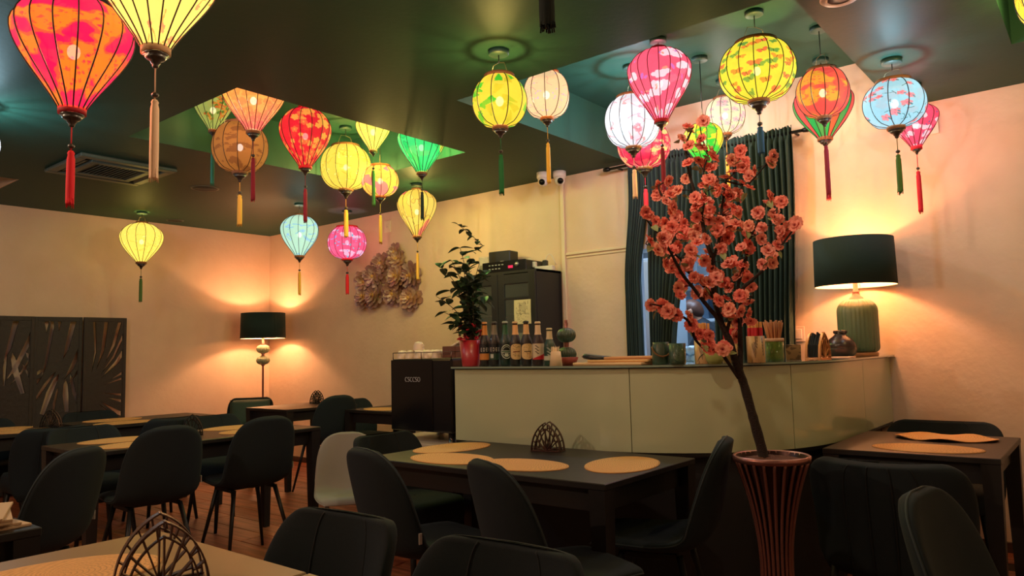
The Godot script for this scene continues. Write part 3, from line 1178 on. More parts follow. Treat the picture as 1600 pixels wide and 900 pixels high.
	lantern("orange and red round lantern in front of the green and orange one, wine tassel", "round", Vector3(6.80, 2.66, 0.746), 0.29, 0.27, COVE, 2.06, silk("damask", 23, [rgb(250, 80, 70), rgb(248, 120, 60), rgb(250, 170, 50)]), 0.8, warm, 0.14, wine, wood, 12, fine)
	lantern("green and orange striped drop lantern directly behind the orange and red one", "balloon", Vector3(6.658, 2.717, 0.235), 0.366, 0.361, COVE, 2.128, silk("panels", 24, [rgb(30, 180, 80), rgb(40, 190, 80), rgb(250, 100, 60), rgb(30, 170, 80), rgb(250, 70, 80)]), 0.75, warm, 0.07, wine, wood, 16, fine)
	lantern("pale blue round lantern with red roses at the right, olive tassel", "round", Vector3(7.205, 2.455, 0.932), 0.304, 0.235, CEIL, 1.981, silk("roses", 25, [rgb(168, 222, 240), rgb(250, 130, 130), rgb(240, 80, 90), rgb(70, 120, 120)]), 0.88, cool, 0.18, moss, wood, 10, fine)
	lantern("pink drop lantern with white clouds behind the pale blue one, red tassel", "drop", Vector3(7.205, 2.459, 0.42), 0.25, 0.25, CEIL, 1.947, silk("clouds", 26, [rgb(246, 76, 110), rgb(255, 206, 214), rgb(240, 120, 140), rgb(90, 90, 140)]), 0.85, pink, 0.1, scarlet, scarlet, 12, maroon)
	lantern("yellow lantern cut off by the top right corner of the view", "round", Vector3(7.93, 2.64, 1.40), 0.30, 0.26, COVE, 2.15, silk("vines", 27, [rgb(250, 216, 60), rgb(200, 150, 40), rgb(255, 236, 140)]), 0.95, yellow, 0.40, gold, wood, 14, fine)
	var big := lantern("lantern above the frame of which only its thick black tassel shows at the top centre", "round", Vector3(6.727, 2.585, 3.361), 0.27, 0.18, CEIL, 2.197, silk("sprigs", 28, [rgb(255, 226, 170), rgb(240, 130, 120), rgb(220, 160, 120)]), 1.0, warm, 0.9, rgb(22, 28, 28), wood, 12, fine, false)
	for c in big.get_children():
		if String(c.name).begins_with("tassel"):
			c.scale = Vector3(1.9, 1.0, 1.9)
	lantern("white lantern of which only a sliver shows at the left edge", "round", Vector3(3.05, 2.46, 3.87), 0.26, 0.24, CEIL, 2.08, silk("sprigs", 29, [rgb(240, 244, 250), rgb(200, 226, 240), rgb(180, 206, 230)]), 1.1, cool, 0.45, teal, wood, 12, fine, false)
	# lanterns over the near tables, behind and beside the view
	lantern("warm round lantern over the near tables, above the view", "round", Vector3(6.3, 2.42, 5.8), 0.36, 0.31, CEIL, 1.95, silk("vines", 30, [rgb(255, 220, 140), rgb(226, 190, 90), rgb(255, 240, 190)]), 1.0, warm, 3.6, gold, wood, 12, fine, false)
	lantern("yellow round lantern at the right of the room, outside the view", "round", Vector3(8.8, 2.42, 3.4), 0.36, 0.31, CEIL, 1.95, silk("vines", 31, [rgb(255, 220, 110), rgb(226, 190, 90), rgb(255, 240, 190)]), 1.0, warm, 0.3, gold, wood, 12, fine, false)
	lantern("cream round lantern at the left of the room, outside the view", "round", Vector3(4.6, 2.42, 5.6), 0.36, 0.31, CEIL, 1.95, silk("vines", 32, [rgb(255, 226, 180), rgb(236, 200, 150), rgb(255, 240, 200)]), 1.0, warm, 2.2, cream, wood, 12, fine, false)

# ---------------------------------------------------------------- the blossom tree in its copper vase

func copper() -> StandardMaterial3D:
	return mat("copper", rgb(158, 110, 102), 0.32, 0.8)

func blossom_tree():
	var at := Vector3(6.985, 0, 2.372)
	var h := 0.806
	var v := thing("copper_vase", "tall waisted copper floor vase of curved rods that holds the blossom tree", "vase", at)
	var outline := []
	for i in 25:
		var t := i / 24.0
		var y := t * h
		var r := 0.056
		if t > 0.5:
			r = lerpf(0.056, 0.138, pow((t - 0.5) / 0.5, 1.9))
		else:
			r = lerpf(0.056, 0.105, pow((0.5 - t) / 0.5, 1.9))
		outline.append(Vector2(r, y))
	var st := nb()
	var liner := []
	for p in outline:
		liner.append(Vector2(p.x - 0.010, p.y))
	lathe(st, liner, 32)
	obj("liner", st, mat("vase liner", rgb(58, 32, 28), 0.35, 0.5), v)
	st = nb()
	var line := []
	for p in outline:
		line.append(Vector3(p.x - 0.002, p.y, 0))
	tube(st, line, 0.0062, 7)
	var rod := done(st, copper())
	for k in 22:
		put("rod", rod, v, Vector3.ZERO, Vector3(0, TAU * k / 22, 0))
	st = nb()
	lathe(st, [Vector2(0.126, h - 0.022), Vector2(0.139, h - 0.018), Vector2(0.141, h), Vector2(0.135, h + 0.004), Vector2(0.128, h), Vector2(0.122, h - 0.018), Vector2(0.126, h - 0.022)], 40)
	obj("rim", st, copper(), v)
	st = nb()
	lathe(st, [Vector2(0.0005, 0.0), Vector2(0.108, 0.0), Vector2(0.108, 0.012), Vector2(0.0005, 0.014)], 32)
	obj("foot", st, copper(), v)
	var soil := mat("bark chips", rgb(92, 50, 34), 0.9)
	relief(soil, noise_tex(61, 0.06, 256, true, 8.0), 14.0, 1.0)
	st = nb()
	rng.seed = 61
	var g := []
	for j in 14:
		var row := []
		for i in 29:
			var r := 0.123 * j / 13.0
			var a := TAU * (i % 28) / 28
			row.append(Vector3(r * cos(a), h - 0.022 + 0.02 * (1.0 - j / 13.0) + (rng.randf_range(0, 0.008) if j > 0 and i < 28 else 0.0), r * sin(a)))
		g.append(row)
	sheet(st, g)
	obj("bark_mulch", st, soil, v)

	# the tree: branches as (millimetres to the right, millimetres above the rim); they fan out towards and away from the room
	var right := Vector3(0.7757, 0, -0.6311)
	var near := Vector3(0.6299, 0, 0.7767)
	var base := Vector3(0, h, 0)
	var t := thing("blossom_tree", "artificial cherry tree with salmon pink blossoms standing in the copper vase", "tree", at)
	var bark := mat("bark", rgb(40, 26, 22), 0.85)
	relief(bark, noise_tex(62, 0.05, 256, true, 8.0), 10.0, 1.0)
	var branches := [
		[0.00, 0.0190, 0.0150, [-31, 14, -50, 100, -69, 184, -88, 267, -103, 315, -117, 358]],
		[0.05, 0.0110, 0.0030, [-100, 308, -95, 398, -95, 482, -86, 613, -50, 654, 7, 708, 60, 782, 122, 863]],
		[0.00, 0.0140, 0.0035, [-117, 358, -131, 422, -160, 494, -179, 577, -186, 673, -184, 744, -205, 816, -219, 911, -241, 1007, -260, 1090, -265, 1185, -236, 1257]],
		[0.10, 0.0090, 0.0025, [-129, 415, -172, 506, -227, 577, -274, 637, -315, 685, -355, 756, -391, 811, -436, 854, -470, 892]],
		[-0.06, 0.0070, 0.0025, [-181, 589, -231, 654, -279, 701, -322, 732, -332, 804, -298, 875, -317, 954, -355, 1011, -360, 1049, -327, 1069]],
		[0.14, 0.0070, 0.0025, [-107, 291, -155, 363, -179, 391, -231, 398, -279, 439, -308, 506, -355, 529, -398, 534, -422, 556, -463, 563]],
		[-0.10, 0.0070, 0.0025, [-184, 732, -143, 851, -136, 911, -119, 987, -98, 1059, -55, 1097, -17, 1145, -19, 1193]],
		[0.06, 0.0080, 0.0025, [-145, 458, -117, 553, -93, 649, -64, 744, -45, 828, -5, 911, 7, 954]],
		[-0.04, 0.0050, 0.0022, [-219, 899, -198, 1002, -198, 1090, -174, 1154, -188, 1221, -191, 1281]],
		[-0.12, 0.0040, 0.0020, [36, 756, 55, 863, 86, 935, 110, 983]],
		[0.08, 0.0040, 0.0020, [-98, 1059, -29, 1038, 0, 1059, 31, 1097, 55, 1126]],
		[0.16, 0.0040, 0.0020, [-231, 654, -315, 744, -374, 773, -434, 761, -482, 773]],
		[-0.05, 0.0040, 0.0020, [-86, 613, -45, 596, -36, 630, -41, 673]],
	]
	var spots := [-190, 1285, -239, 1257, -264, 1249, -192, 1226, -273, 1224, -259, 1182, -206, 1179, -163, 1171, -267, 1112, -259, 1068, -189, 1129, -214, 1132, -170, 1135, -166, 1104, -189, 1045, -206, 1029, -139, 1065, -109, 1068, -75, 1073, -58, 1101, -70, 1143, -25, 1112, -11, 1137, -19, 1190, -28, 1173, 53, 1126, 33, 1098, 3, 1090, -6, 1076, -42, 1045, -33, 1015, -56, 1009, -64, 990, -78, 1029, -103, 995, -134, 1020, -156, 1018, -117, 1020, -89, 984, -109, 956, -359, 1057, -326, 1068, -295, 1037, -362, 1023, -359, 1007, -326, 1007, -295, 1020, -348, 976, -314, 956, -323, 951, -309, 912, -295, 923, -345, 898, -281, 887, -337, 862, -256, 851, -289, 851, -250, 976, -220, 976, -217, 956, -242, 940, -186, 970, -170, 943, -242, 904, -214, 898, -178, 898, -153, 890, -223, 867, -161, 851, -106, 937, -75, 917, -117, 912, -95, 873, -78, 931, 3, 956, 8, 931, -22, 906, 3, 856, 109, 984, 86, 956, 81, 926, 39, 887, 64, 884, 125, 867, 100, 851, -467, 895, -426, 862, -454, 887, -70, 851, -47, 845, -481, 773, -431, 756, -403, 812, -387, 809, -390, 773, -376, 726, -348, 776, -306, 801, -337, 865, -331, 840, -273, 846, -250, 801, -253, 832, -217, 815, -287, 768, -270, 748, -331, 734, -337, 709, -289, 720, -270, 692, -312, 692, -281, 667, -306, 648, -328, 631, -342, 601, -231, 665, -214, 648, -250, 615, -223, 609, -195, 615, -181, 581, -147, 590, -213, 737, -192, 704, -189, 776, -161, 848, -139, 854, -136, 804, -150, 782, -114, 826, -97, 871, -78, 820, -50, 837, -72, 854, -61, 790, -92, 776, -56, 773, -25, 804, -11, 754, 17, 776, 45, 782, 33, 759, 17, 737, 6, 712, -25, 709, -39, 690, -45, 665, -39, 628, -47, 573, -92, 673, -109, 729, -83, 715, -67, 715, -134, 720, -150, 687, -147, 659, -128, 654, -117, 631, -109, 595, -81, 598, -81, 576, -147, 548, -139, 523, -109, 539, -92, 526, -72, 531, -100, 503, -61, 498, 72, 818, 95, 846, 61, 837, -462, 562, -417, 559, -403, 537, -356, 528, -309, 523, -295, 492, -273, 481, -267, 459, -234, 453, -239, 436, -223, 423, -242, 403, -206, 398, -178, 398, -150, 398, -106, 448, -156, 406, -184, 665]
	var starts := {}
	var nodes := []
	st = nb()
	for bi in branches.size():
		var b = branches[bi]
		var xy: Array = b[3]
		var n := xy.size() / 2
		var pts := []
		# a side branch begins at the depth of the branch it leaves
		var w0 := 0.0
		if bi > 0:
			var best := 1e9
			for nd in nodes:
				var d: float = Vector2(nd[0] - xy[0], nd[1] - xy[1]).length()
				if d < best:
					best = d
					w0 = nd[2]
		for i in n:
			var f := i / float(n - 1)
			var w: float = w0 + b[0] * f * (0.35 + 0.65 * f) * 1.6
			nodes.append([xy[2 * i], xy[2 * i + 1], w])
			pts.append(base + right * xy[2 * i] * 0.001 + Vector3.UP * xy[2 * i + 1] * 0.001 + near * w)
		if bi == 0:
			pts.push_front(pts[0] + Vector3(0.01, -0.06, 0.01))
		var fine := []
		var rr := []
		for i in pts.size() - 1:
			for k in 4:
				var p: Vector3 = pts[i].cubic_interpolate(pts[i + 1], pts[maxi(i - 1, 0)], pts[mini(i + 2, pts.size() - 1)], k / 4.0)
				fine.append(p)
				rr.append(lerpf(b[1], b[2], (i + k / 4.0) / (pts.size() - 1)) * (1.0 + rng.randf_range(-0.08, 0.08)))
		fine.append(pts[-1])
		rr.append(b[2])
		tube(st, fine, rr, 9)
		if bi == 0:
			obj("trunk", st, bark, t)
			st = nb()
	obj("branches", st, bark, t)
	# five kinds of blossom, each two rings of cupped, notched petals round a dark eye
	var pm := mat("blossom", Color.WHITE, 0.75)
	pm.vertex_color_use_as_albedo = true
	pm.backlight_enabled = true
	pm.backlight = Color(0.7, 0.7, 0.7)
	var kinds := []
	rng.seed = 77
	for k in 5:
		st = nb()
		st.set_smooth_group(0)
		var hue: Color = [rgb(255, 164, 144), rgb(255, 152, 134), rgb(255, 174, 148), rgb(254, 142, 126), rgb(255, 168, 152)][k]
		for layer in 2:
			for p in (6 if layer == 0 else 5):
				var a := TAU * (p + 0.5 * layer) / (6 if layer == 0 else 5) + rng.randf_range(-0.12, 0.12)
				var L := (0.028 if layer == 0 else 0.022) * rng.randf_range(0.9, 1.1)
				var lift := (0.35 if layer == 0 else 0.95) + rng.randf_range(-0.1, 0.15)
				var gp := []
				for j in 5:
					var row := []
					var f := j / 4.0
					var wd: float = [0.004, 0.012, 0.0155, 0.0145, 0.009][j] * L / 0.031
					for i in 5:
						var u := -1.0 + 0.5 * i
						var reach := L * f * (1.0 - 0.07 * (1.0 if (i == 2 and j == 4) else 0.0))
						var q := Vector3(u * wd, reach * sin(lift) * 0.8 + u * u * 0.003 - f * f * 0.006 + 0.0028 * sin(u * 6.0 + p * 2.0) * f, -reach * cos(lift * 0.8))
						row.append(q.rotated(Vector3.UP, a))
					gp.append(row)
				for j in 4:
					for i in 4:
						var idx := [[i, j], [i + 1, j], [i + 1, j + 1], [i, j + 1]]
						for e in [0, 2, 1, 0, 3, 2]:
							var q = idx[e]
							var c := hue.lerp(rgb(232, 74, 70), clampf(0.7 - q[1] * 0.4, 0.0, 1.0)).srgb_to_linear()
							st.set_color(c)
							st.set_uv(Vector2.ZERO)
							st.add_vertex(gp[q[1]][q[0]])
		for s in 7:
			var a := TAU * s / 7
			st.set_color(rgb(170, 40, 40).srgb_to_linear())
			tube(st, [Vector3(0, 0.003, 0), Vector3(cos(a) * 0.006, 0.013, sin(a) * 0.006)], 0.0009, 3)
		kinds.append(done(st, pm))
	var leaf_m := mat("blossom leaf", rgb(146, 156, 104), 0.7)
	leaf_m.backlight_enabled = true
	leaf_m.backlight = Color(0.2, 0.2, 0.2)
	var leaf := done(leaf_shape(0.038, 0.0125, 0.10), leaf_m)
	var twigs := nb()
	for i in spots.size() / 2:
		var x: float = spots[2 * i]
		var y: float = spots[2 * i + 1]
		var best := 1e9
		var bn = nodes[0]
		for k in nodes.size():
			var d := Vector2(nodes[k][0] - x, nodes[k][1] - y).length()
			if d < best:
				best = d
				bn = nodes[k]
		var w: float = bn[2] + rng.randf_range(-0.05, 0.06)
		var p := base + right * x * 0.001 + Vector3.UP * y * 0.001 + near * w
		var q: Vector3 = base + right * bn[0] * 0.001 + Vector3.UP * bn[1] * 0.001 + near * bn[2]
		var face_to := (near * rng.randf_range(0.2, 1.1) + right * rng.randf_range(-0.8, 0.8) + Vector3.UP * rng.randf_range(-0.2, 0.8)).normalized()
		tube(twigs, bezier(q, q.lerp(p, 0.5) + Vector3.UP * 0.01, p - face_to * 0.004, 4), 0.0017, 4)
		var o := put("blossom", kinds[rng.randi() % 5], t, p)
		o.basis = Basis(Quaternion(Vector3.UP, face_to)) * Basis(Vector3.UP, rng.randf() * TAU)
		o.scale = Vector3.ONE * rng.randf_range(0.82, 1.12)
		if i % 2 == 0:
			var lp := p - face_to * 0.004 + right * rng.randf_range(-0.022, 0.022) - Vector3.UP * 0.016
			var lo := put("leaf", leaf, t, lp)
			lo.rotation = Vector3(rng.randf_range(-0.9, 0.9), rng.randf() * TAU, rng.randf_range(-0.7, 0.7))
	obj("twigs", twigs, bark, t)

func leaf_shape(L: float, W: float, fold: float) -> SurfaceTool:   # a pointed leaf with a folded midrib, along +z from its stalk
	var st := nb()
	var g := []
	for j in 8:
		var f := j / 7.0
		var w := W * pow(sin(PI * pow(f, 0.8)), 0.8) if j > 0 and j < 7 else 0.0006
		var row := []
		for u in [-1.0, -0.5, 0.0, 0.5, 1.0]:
			row.append(Vector3(u * w, absf(u) * w * fold * 4.0 - 0.18 * L * f * f, L * f))
		g.append(row)
	sheet(st, g, true)
	return st

# ---------------------------------------------------------------- shaded lamps

func shade(parent: Node3D, y0: float, y1: float, r0: float, r1: float, light: Color, energy: float, drop := 0.0) -> void:
	var outer := velvet("lamp shade velvet", rgb(22, 44, 42))
	var inner := mat("shade lining", rgb(245, 232, 214), 0.7)
	var st := nb()
	lathe(st, [Vector2(r0 - 0.003, y0), Vector2(r0, y0), Vector2(r1, y1), Vector2(r1 - 0.003, y1)], 56)
	obj("lamp_shade", st, outer, parent)
	st = nb()
	lathe(st, [Vector2(r1 - 0.0035, y1 - 0.001), Vector2(r0 - 0.0035, y0 + 0.001)], 56)
	obj("shade_lining", st, inner, parent)
	var ym := (y0 + y1) / 2 - drop
	var wire := mat("shade wire", rgb(170, 120, 90), 0.4, 0.7)
	st = nb()
	for k in 3:
		var a := TAU * k / 3 + 0.4
		tube(st, [Vector3(0.016 * cos(a), ym - 0.075, 0.016 * sin(a)), Vector3((r0 - 0.004) * cos(a), y0 + 0.012, (r0 - 0.004) * sin(a))], 0.002, 5)
	obj("shade_ring", st, wire, parent)
	st = nb()
	lathe(st, [Vector2(0.001, ym - 0.10), Vector2(0.017, ym - 0.10), Vector2(0.019, ym - 0.05), Vector2(0.012, ym - 0.035), Vector2(0.001, ym - 0.035)], 16)
	obj("socket", st, copper(), parent)
	var bm := mat("shaded bulb", Color(1, 0.95, 0.85), 0.5)
	bm.emission_enabled = true
	bm.emission = Color(1.0, 0.80, 0.56)
	bm.emission_energy_multiplier = 6.0
	st = nb()
	sphere(st, Vector3(0, ym, 0), 0.03, 1.2)
	obj("bulb", st, bm, parent)
	omni("bulb_light", parent, Vector3(0, ym, 0), light, energy, 0.028)

func gourd(st: SurfaceTool, y0: float, r: float, h: float) -> void:   # a fluted flattened ball
	var prof := []
	for i in 13:
		var a := -PI / 2 + PI * i / 12
		prof.append(Vector2(maxf(r * pow(maxf(cos(a), 0.0), 0.8), 0.012), y0 + h / 2 + h / 2 * sin(a)))
	lathe(st, prof, 88, 22, 0.10)

func lamps():
	var warm := rgb(255, 186, 130)
	# floor lamp in the corner
	var t := thing("floor_lamp", "corner floor lamp with a black drum shade, two fluted balls and a thin copper pole", "lamp", Vector3(0.45, 0, 0.37))
	shade(t, 1.425, 1.715, 0.250, 0.243, warm, 0.66)
	var celadon := mat("celadon glass", rgb(120, 132, 104), 0.2)
	celadon.clearcoat_enabled = true
	var st := nb()
	gourd(st, 1.255, 0.076, 0.10)
	gourd(st, 1.125, 0.076, 0.10)
	obj("fluted_balls", st, celadon, t)
	st = nb()
	lathe(st, [Vector2(0.001, 0), Vector2(0.14, 0), Vector2(0.14, 0.012), Vector2(0.13, 0.02), Vector2(0.02, 0.024), Vector2(0.0105, 0.04), Vector2(0.0105, 1.11), Vector2(0.022, 1.12), Vector2(0.022, 1.13), Vector2(0.010, 1.135)], 28)
	obj("pole_and_base", st, copper(), t)
	st = nb()
	lathe(st, [Vector2(0.016, 1.222), Vector2(0.026, 1.226), Vector2(0.014, 1.24), Vector2(0.026, 1.254), Vector2(0.016, 1.26)], 20)
	lathe(st, [Vector2(0.018, 1.352), Vector2(0.026, 1.357), Vector2(0.014, 1.37), Vector2(0.012, 1.47)], 20)
	obj("collar", st, copper(), t)
	# table lamp on the bar
	t = thing("table_lamp", "table lamp with a black drum shade and ribbed green glass base on the bar", "lamp", Vector3(6.79, BAR, 0.262))
	shade(t, 0.432, 0.722, 0.236, 0.230, rgb(255, 166, 104), 0.52)
	st = nb()
	var prof := [Vector2(0.001, 0.022)]
	for i in 8:
		var a := -PI / 2 + PI / 2 * i / 7
		prof.append(Vector2(0.085 + 0.032 * cos(a), 0.055 + 0.033 * sin(a)))
	for i in 10:
		var a := PI / 2 * i / 9
		prof.append(Vector2(0.042 + 0.075 * cos(a), 0.275 + 0.075 * sin(a)))
	prof.append(Vector2(0.03, 0.36))
	lathe(st, prof, 120, 30, 0.05)
	var green := mat("ribbed green glass", rgb(70, 92, 62), 0.16)
	green.clearcoat_enabled = true
	obj("ribbed_base", st, green, t)
	st = nb()
	lathe(st, [Vector2(0.001, 0), Vector2(0.105, 0), Vector2(0.107, 0.005), Vector2(0.107, 0.017), Vector2(0.104, 0.022), Vector2(0.001, 0.022)], 40)
	obj("wooden_foot", st, mat("lamp foot wood", rgb(176, 112, 66), 0.5), t)
	st = nb()
	lathe(st, [Vector2(0.044, 0.345), Vector2(0.040, 0.358), Vector2(0.026, 0.37), Vector2(0.020, 0.39), Vector2(0.024, 0.396), Vector2(0.014, 0.405), Vector2(0.014, 0.48)], 24)
	obj("neck", st, copper(), t)

# ---------------------------------------------------------------- things along the back and left walls

func back_wall_things():
	var black := mat("cabinet black", rgb(25, 25, 28), 0.5)
	# cabinet
	var t := thing("cabinet", "tall black cabinet with two glazed doors against the back wall behind the bottles", "cabinet", Vector3(3.99, 0, 0.185))
	var W := 0.80
	var D := 0.35
	var H := 1.885
	var st := nb()
	for s in [-1, 1]:
		box(st, Vector3(s * (W / 2 - 0.01), H / 2, 0), Vector3(0.02, H - 0.002, D), 0.002)
	box(st, Vector3(0, H - 0.012, 0.004), Vector3(W, 0.024, D + 0.01), 0.003)
	box(st, Vector3(0, 0.05, 0), Vector3(W - 0.042, 0.1, D - 0.01), 0.002)
	box(st, Vector3(0, H / 2, -D / 2 + 0.006), Vector3(W - 0.042, H - 0.05, 0.012), 0.001)
	obj("carcass", st, black, t)
	for y in [0.5, 0.85, 1.19, 1.52]:
		st = nb()
		box(st, Vector3(0, y, -0.01), Vector3(W - 0.045, 0.016, D - 0.06), 0.002)
		obj("shelf", st, black, t)
	var pane := mat("cabinet glass", Color(0.5, 0.55, 0.55, 0.12), 0.03)
	pane.transparency = BaseMaterial3D.TRANSPARENCY_ALPHA
	for s in [-1, 1]:
		st = nb()
		var cx: float = s * W / 4
		for e in [-1, 1]:
			box(st, Vector3(cx + e * (W / 4 - 0.037), H / 2 + 0.03, D / 2 + 0.012), Vector3(0.07, H - 0.10, 0.02), 0.002)
		for y in [0.12, 1.815]:
			box(st, Vector3(cx, y, D / 2 + 0.012), Vector3(W / 2 - 0.14, 0.08, 0.02), 0.002)
		box(st, Vector3(cx, 1.655, D / 2 + 0.012), Vector3(W / 2 - 0.14, 0.02, 0.016), 0.002)
		var door := obj("door", st, black, t)
		st = nb()
		box(st, Vector3(cx, H / 2 + 0.03, D / 2 + 0.012), Vector3(W / 2 - 0.14, H - 0.2, 0.004), 0.0)
		obj("pane", st, pane, door)
		st = nb()
		sphere(st, Vector3(-s * 0.035, 0.95, D / 2 + 0.034), 0.011)
		obj("knob", st, mat("steel", rgb(190, 190, 192), 0.25, 0.9), door)
	# glasses on the shelves
	var glass := mat("clear glass", Color(0.9, 0.95, 0.95, 0.14), 0.03)
	glass.transparency = BaseMaterial3D.TRANSPARENCY_ALPHA
	var spots := []
	for k in 6:
		spots.append(["stemmed wine glass on the cabinet shelf behind the left door", Vector3(3.65 + 0.055 * k, 1.198, 0.17 + 0.06 * (k % 2))])
	for k in 3:
		spots.append(["tall glass on the cabinet shelf behind the right door", Vector3(4.07 + 0.06 * k, 1.198, 0.20 + 0.05 * (k % 2))])
	for k in spots.size():
		st = nb()
		if k < 6:
			lathe(st, [Vector2(0.001, 0), Vector2(0.032, 0.001), Vector2(0.03, 0.004), Vector2(0.004, 0.008), Vector2(0.0035, 0.09), Vector2(0.02, 0.105), Vector2(0.034, 0.14), Vector2(0.032, 0.20), Vector2(0.030, 0.20), Vector2(0.031, 0.14), Vector2(0.002, 0.108)], 18)
		else:
			lathe(st, [Vector2(0.001, 0), Vector2(0.026, 0.0), Vector2(0.032, 0.17), Vector2(0.030, 0.17), Vector2(0.024, 0.008), Vector2(0.001, 0.008)], 18)
		var o := obj("drinking_glass", st, glass, self, spots[k][1])
		tag(o, spots[k][0], "glass", "wine glasses behind the left cabinet door" if k < 6 else "tall glasses behind the right cabinet door")
	# sheet of paper taped to the right door
	var im := Image.create(96, 160, false, Image.FORMAT_RGB8)
	im.fill(rgb(214, 198, 160))
	rng.seed = 9
	for k in 30:
		var x := rng.randi_range(8, 80)
		var y := rng.randi_range(8, 84)
		im.fill_rect(Rect2i(x, y, rng.randi_range(1, 2), rng.randi_range(6, 22)), rgb(96, 84, 70))
	for k in 5:
		im.fill_rect(Rect2i(30 + 8 * k, 20, 2, 64), rgb(80, 70, 60))
	im.fill_rect(Rect2i(12, 90, 72, 2), rgb(90, 80, 66))
	for k in 40:
		im.fill_rect(Rect2i(rng.randi_range(12, 82), rng.randi_range(94, 150), rng.randi_range(2, 7), 2), rgb(104, 92, 74))
	var pm := mat("drawing paper", Color.WHITE, 0.8)
	pm.albedo_texture = ImageTexture.create_from_image(im)
	st = nb()
	sheet(st, [[Vector3(-0.088, -0.10, 0), Vector3(0.088, -0.10, 0)], [Vector3(-0.088, 0.0, 0.003), Vector3(0.088, 0.0, 0.003)], [Vector3(-0.088, 0.10, 0), Vector3(0.088, 0.10, 0)]])
	tag(obj("paper_notice", st, pm, self, Vector3(4.256, 1.535, 0.385)), "cream sheet with a line drawing stuck to the cabinet's right glass door", "paper")
	# on top of the cabinet
	t = thing("amplifier", "black amplifier with small buttons and a pink light on top of the cabinet", "amplifier", Vector3(3.97, H, 0.16), 0.05)
	st = nb()
	box(st, Vector3(0, 0.056, -0.02), Vector3(0.46, 0.092, 0.26), 0.006)
	var ab := mat("amplifier black", rgb(22, 22, 24), 0.4)
	obj("case", st, ab, t)
	st = nb()
	box(st, Vector3(0, 0.056, 0.114), Vector3(0.465, 0.096, 0.012), 0.003)
	obj("front_panel", st, mat("amplifier front", rgb(16, 16, 18), 0.25), t)
	var bt := mat("button grey", rgb(176, 176, 172), 0.4)
	for k in 9:
		st = nb()
		box(st, Vector3(-0.15 + 0.035 * (k % 5), 0.075 - 0.032 * (k / 5), 0.122), Vector3(0.018, 0.008, 0.006), 0.001)
		obj("button", st, bt, t)
	st = nb()
	box(st, Vector3(0.075, 0.05, 0.121), Vector3(0.05, 0.024, 0.003), 0.001)
	var led := mat("pink display", rgb(120, 20, 50), 0.4)
	led.emission_enabled = true
	led.emission = Color(1.0, 0.12, 0.35)
	led.emission_energy_multiplier = 0.7
	obj("display", st, led, t)
	st = nb()
	lathe(st, [Vector2(0.001, 0), Vector2(0.02, 0), Vector2(0.02, 0.014), Vector2(0.001, 0.016)], 20)
	obj("knob", st, mat("steel", rgb(190, 190, 192), 0.25, 0.9), t, Vector3(0.145, 0.066, 0.118), Vector3(PI / 2, 0, 0))
	for s in [-1, 1]:
		st = nb()
		lathe(st, [Vector2(0.001, 0), Vector2(0.018, 0), Vector2(0.018, 0.012), Vector2(0.001, 0.012)], 14)
		obj("foot", st, ab, t, Vector3(s * 0.19, 0, 0.09))
	t = thing("speaker_box", "small black box with a pale mark standing on the amplifier", "speaker", Vector3(3.87, H + 0.102, 0.15), 0.12)
	st = nb()
	box(st, Vector3(0, 0.052, 0), Vector3(0.225, 0.104, 0.14), 0.006)
	obj("case", st, mat("speaker black", rgb(20, 20, 22), 0.35), t)
	st = nb()
	box(st, Vector3(0.03, 0.012, 0.071), Vector3(0.035, 0.006, 0.002), 0.0005)
	obj("mark", st, bt, t)
	t = thing("glass_jar", "clear glass jar at the left end of the cabinet top", "jar", Vector3(3.705, H, 0.22))
	st = nb()
	lathe(st, [Vector2(0.001, 0), Vector2(0.052, 0), Vector2(0.052, 0.17), Vector2(0.049, 0.17), Vector2(0.049, 0.006), Vector2(0.001, 0.006)], 28)
	obj("jar", st, glass, t)
	st = nb()
	lathe(st, [Vector2(0.001, 0.007), Vector2(0.046, 0.007), Vector2(0.046, 0.09), Vector2(0.001, 0.09)], 24)
	obj("filling", st, mat("jar filling", rgb(150, 128, 90), 0.7), t)
	# plugs, charger and leads at the right of the cabinet top
	t = thing("power_strip", "white power strip with plugs and looping cables at the right end of the cabinet top", "power strip", Vector3(4.30, H, 0.12), 0.2)
	var wp := mat("white plastic", rgb(226, 214, 200), 0.4)
	st = nb()
	box(st, Vector3(0, 0.022, 0), Vector3(0.17, 0.043, 0.055), 0.005)
	obj("strip", st, wp, t)
	for k in 2:
		st = nb()
		box(st, Vector3(-0.10 + 0.105 * k, 0.063, 0.0), Vector3(0.042, 0.05 + 0.01 * k, 0.042), 0.006)
		obj("plug", st, wp if k == 0 else mat("black plastic", rgb(20, 20, 22), 0.4), t)
	st = nb()
	tube(st, bezier(Vector3(0.0, 0.08, 0), Vector3(0.05, 0.22, 0.0), Vector3(0.09, 0.05, -0.03), 12), 0.004, 6)
	tube(st, bezier(Vector3(-0.10, 0.08, 0.0), Vector3(-0.16, 0.18, 0.02), Vector3(-0.22, 0.006, -0.02), 12), 0.003, 6)
	obj("cables", st, wp, t)

	# conduits on the wall
	var pipe := mat("conduit", rgb(226, 206, 178), 0.6)
	st = nb()
	box(st, Vector3(4.425, 1.34, 0.011), Vector3(0.035, 2.70, 0.022), 0.003)
	struct("trim_1", st, pipe)
	st = nb()
	box(st, Vector3(4.79, 2.025, 0.008), Vector3(0.69, 0.022, 0.016), 0.003)
	box(st, Vector3(4.79, 1.995, 0.005), Vector3(0.69, 0.012, 0.010), 0.002)
	struct("trim_2", st, pipe)
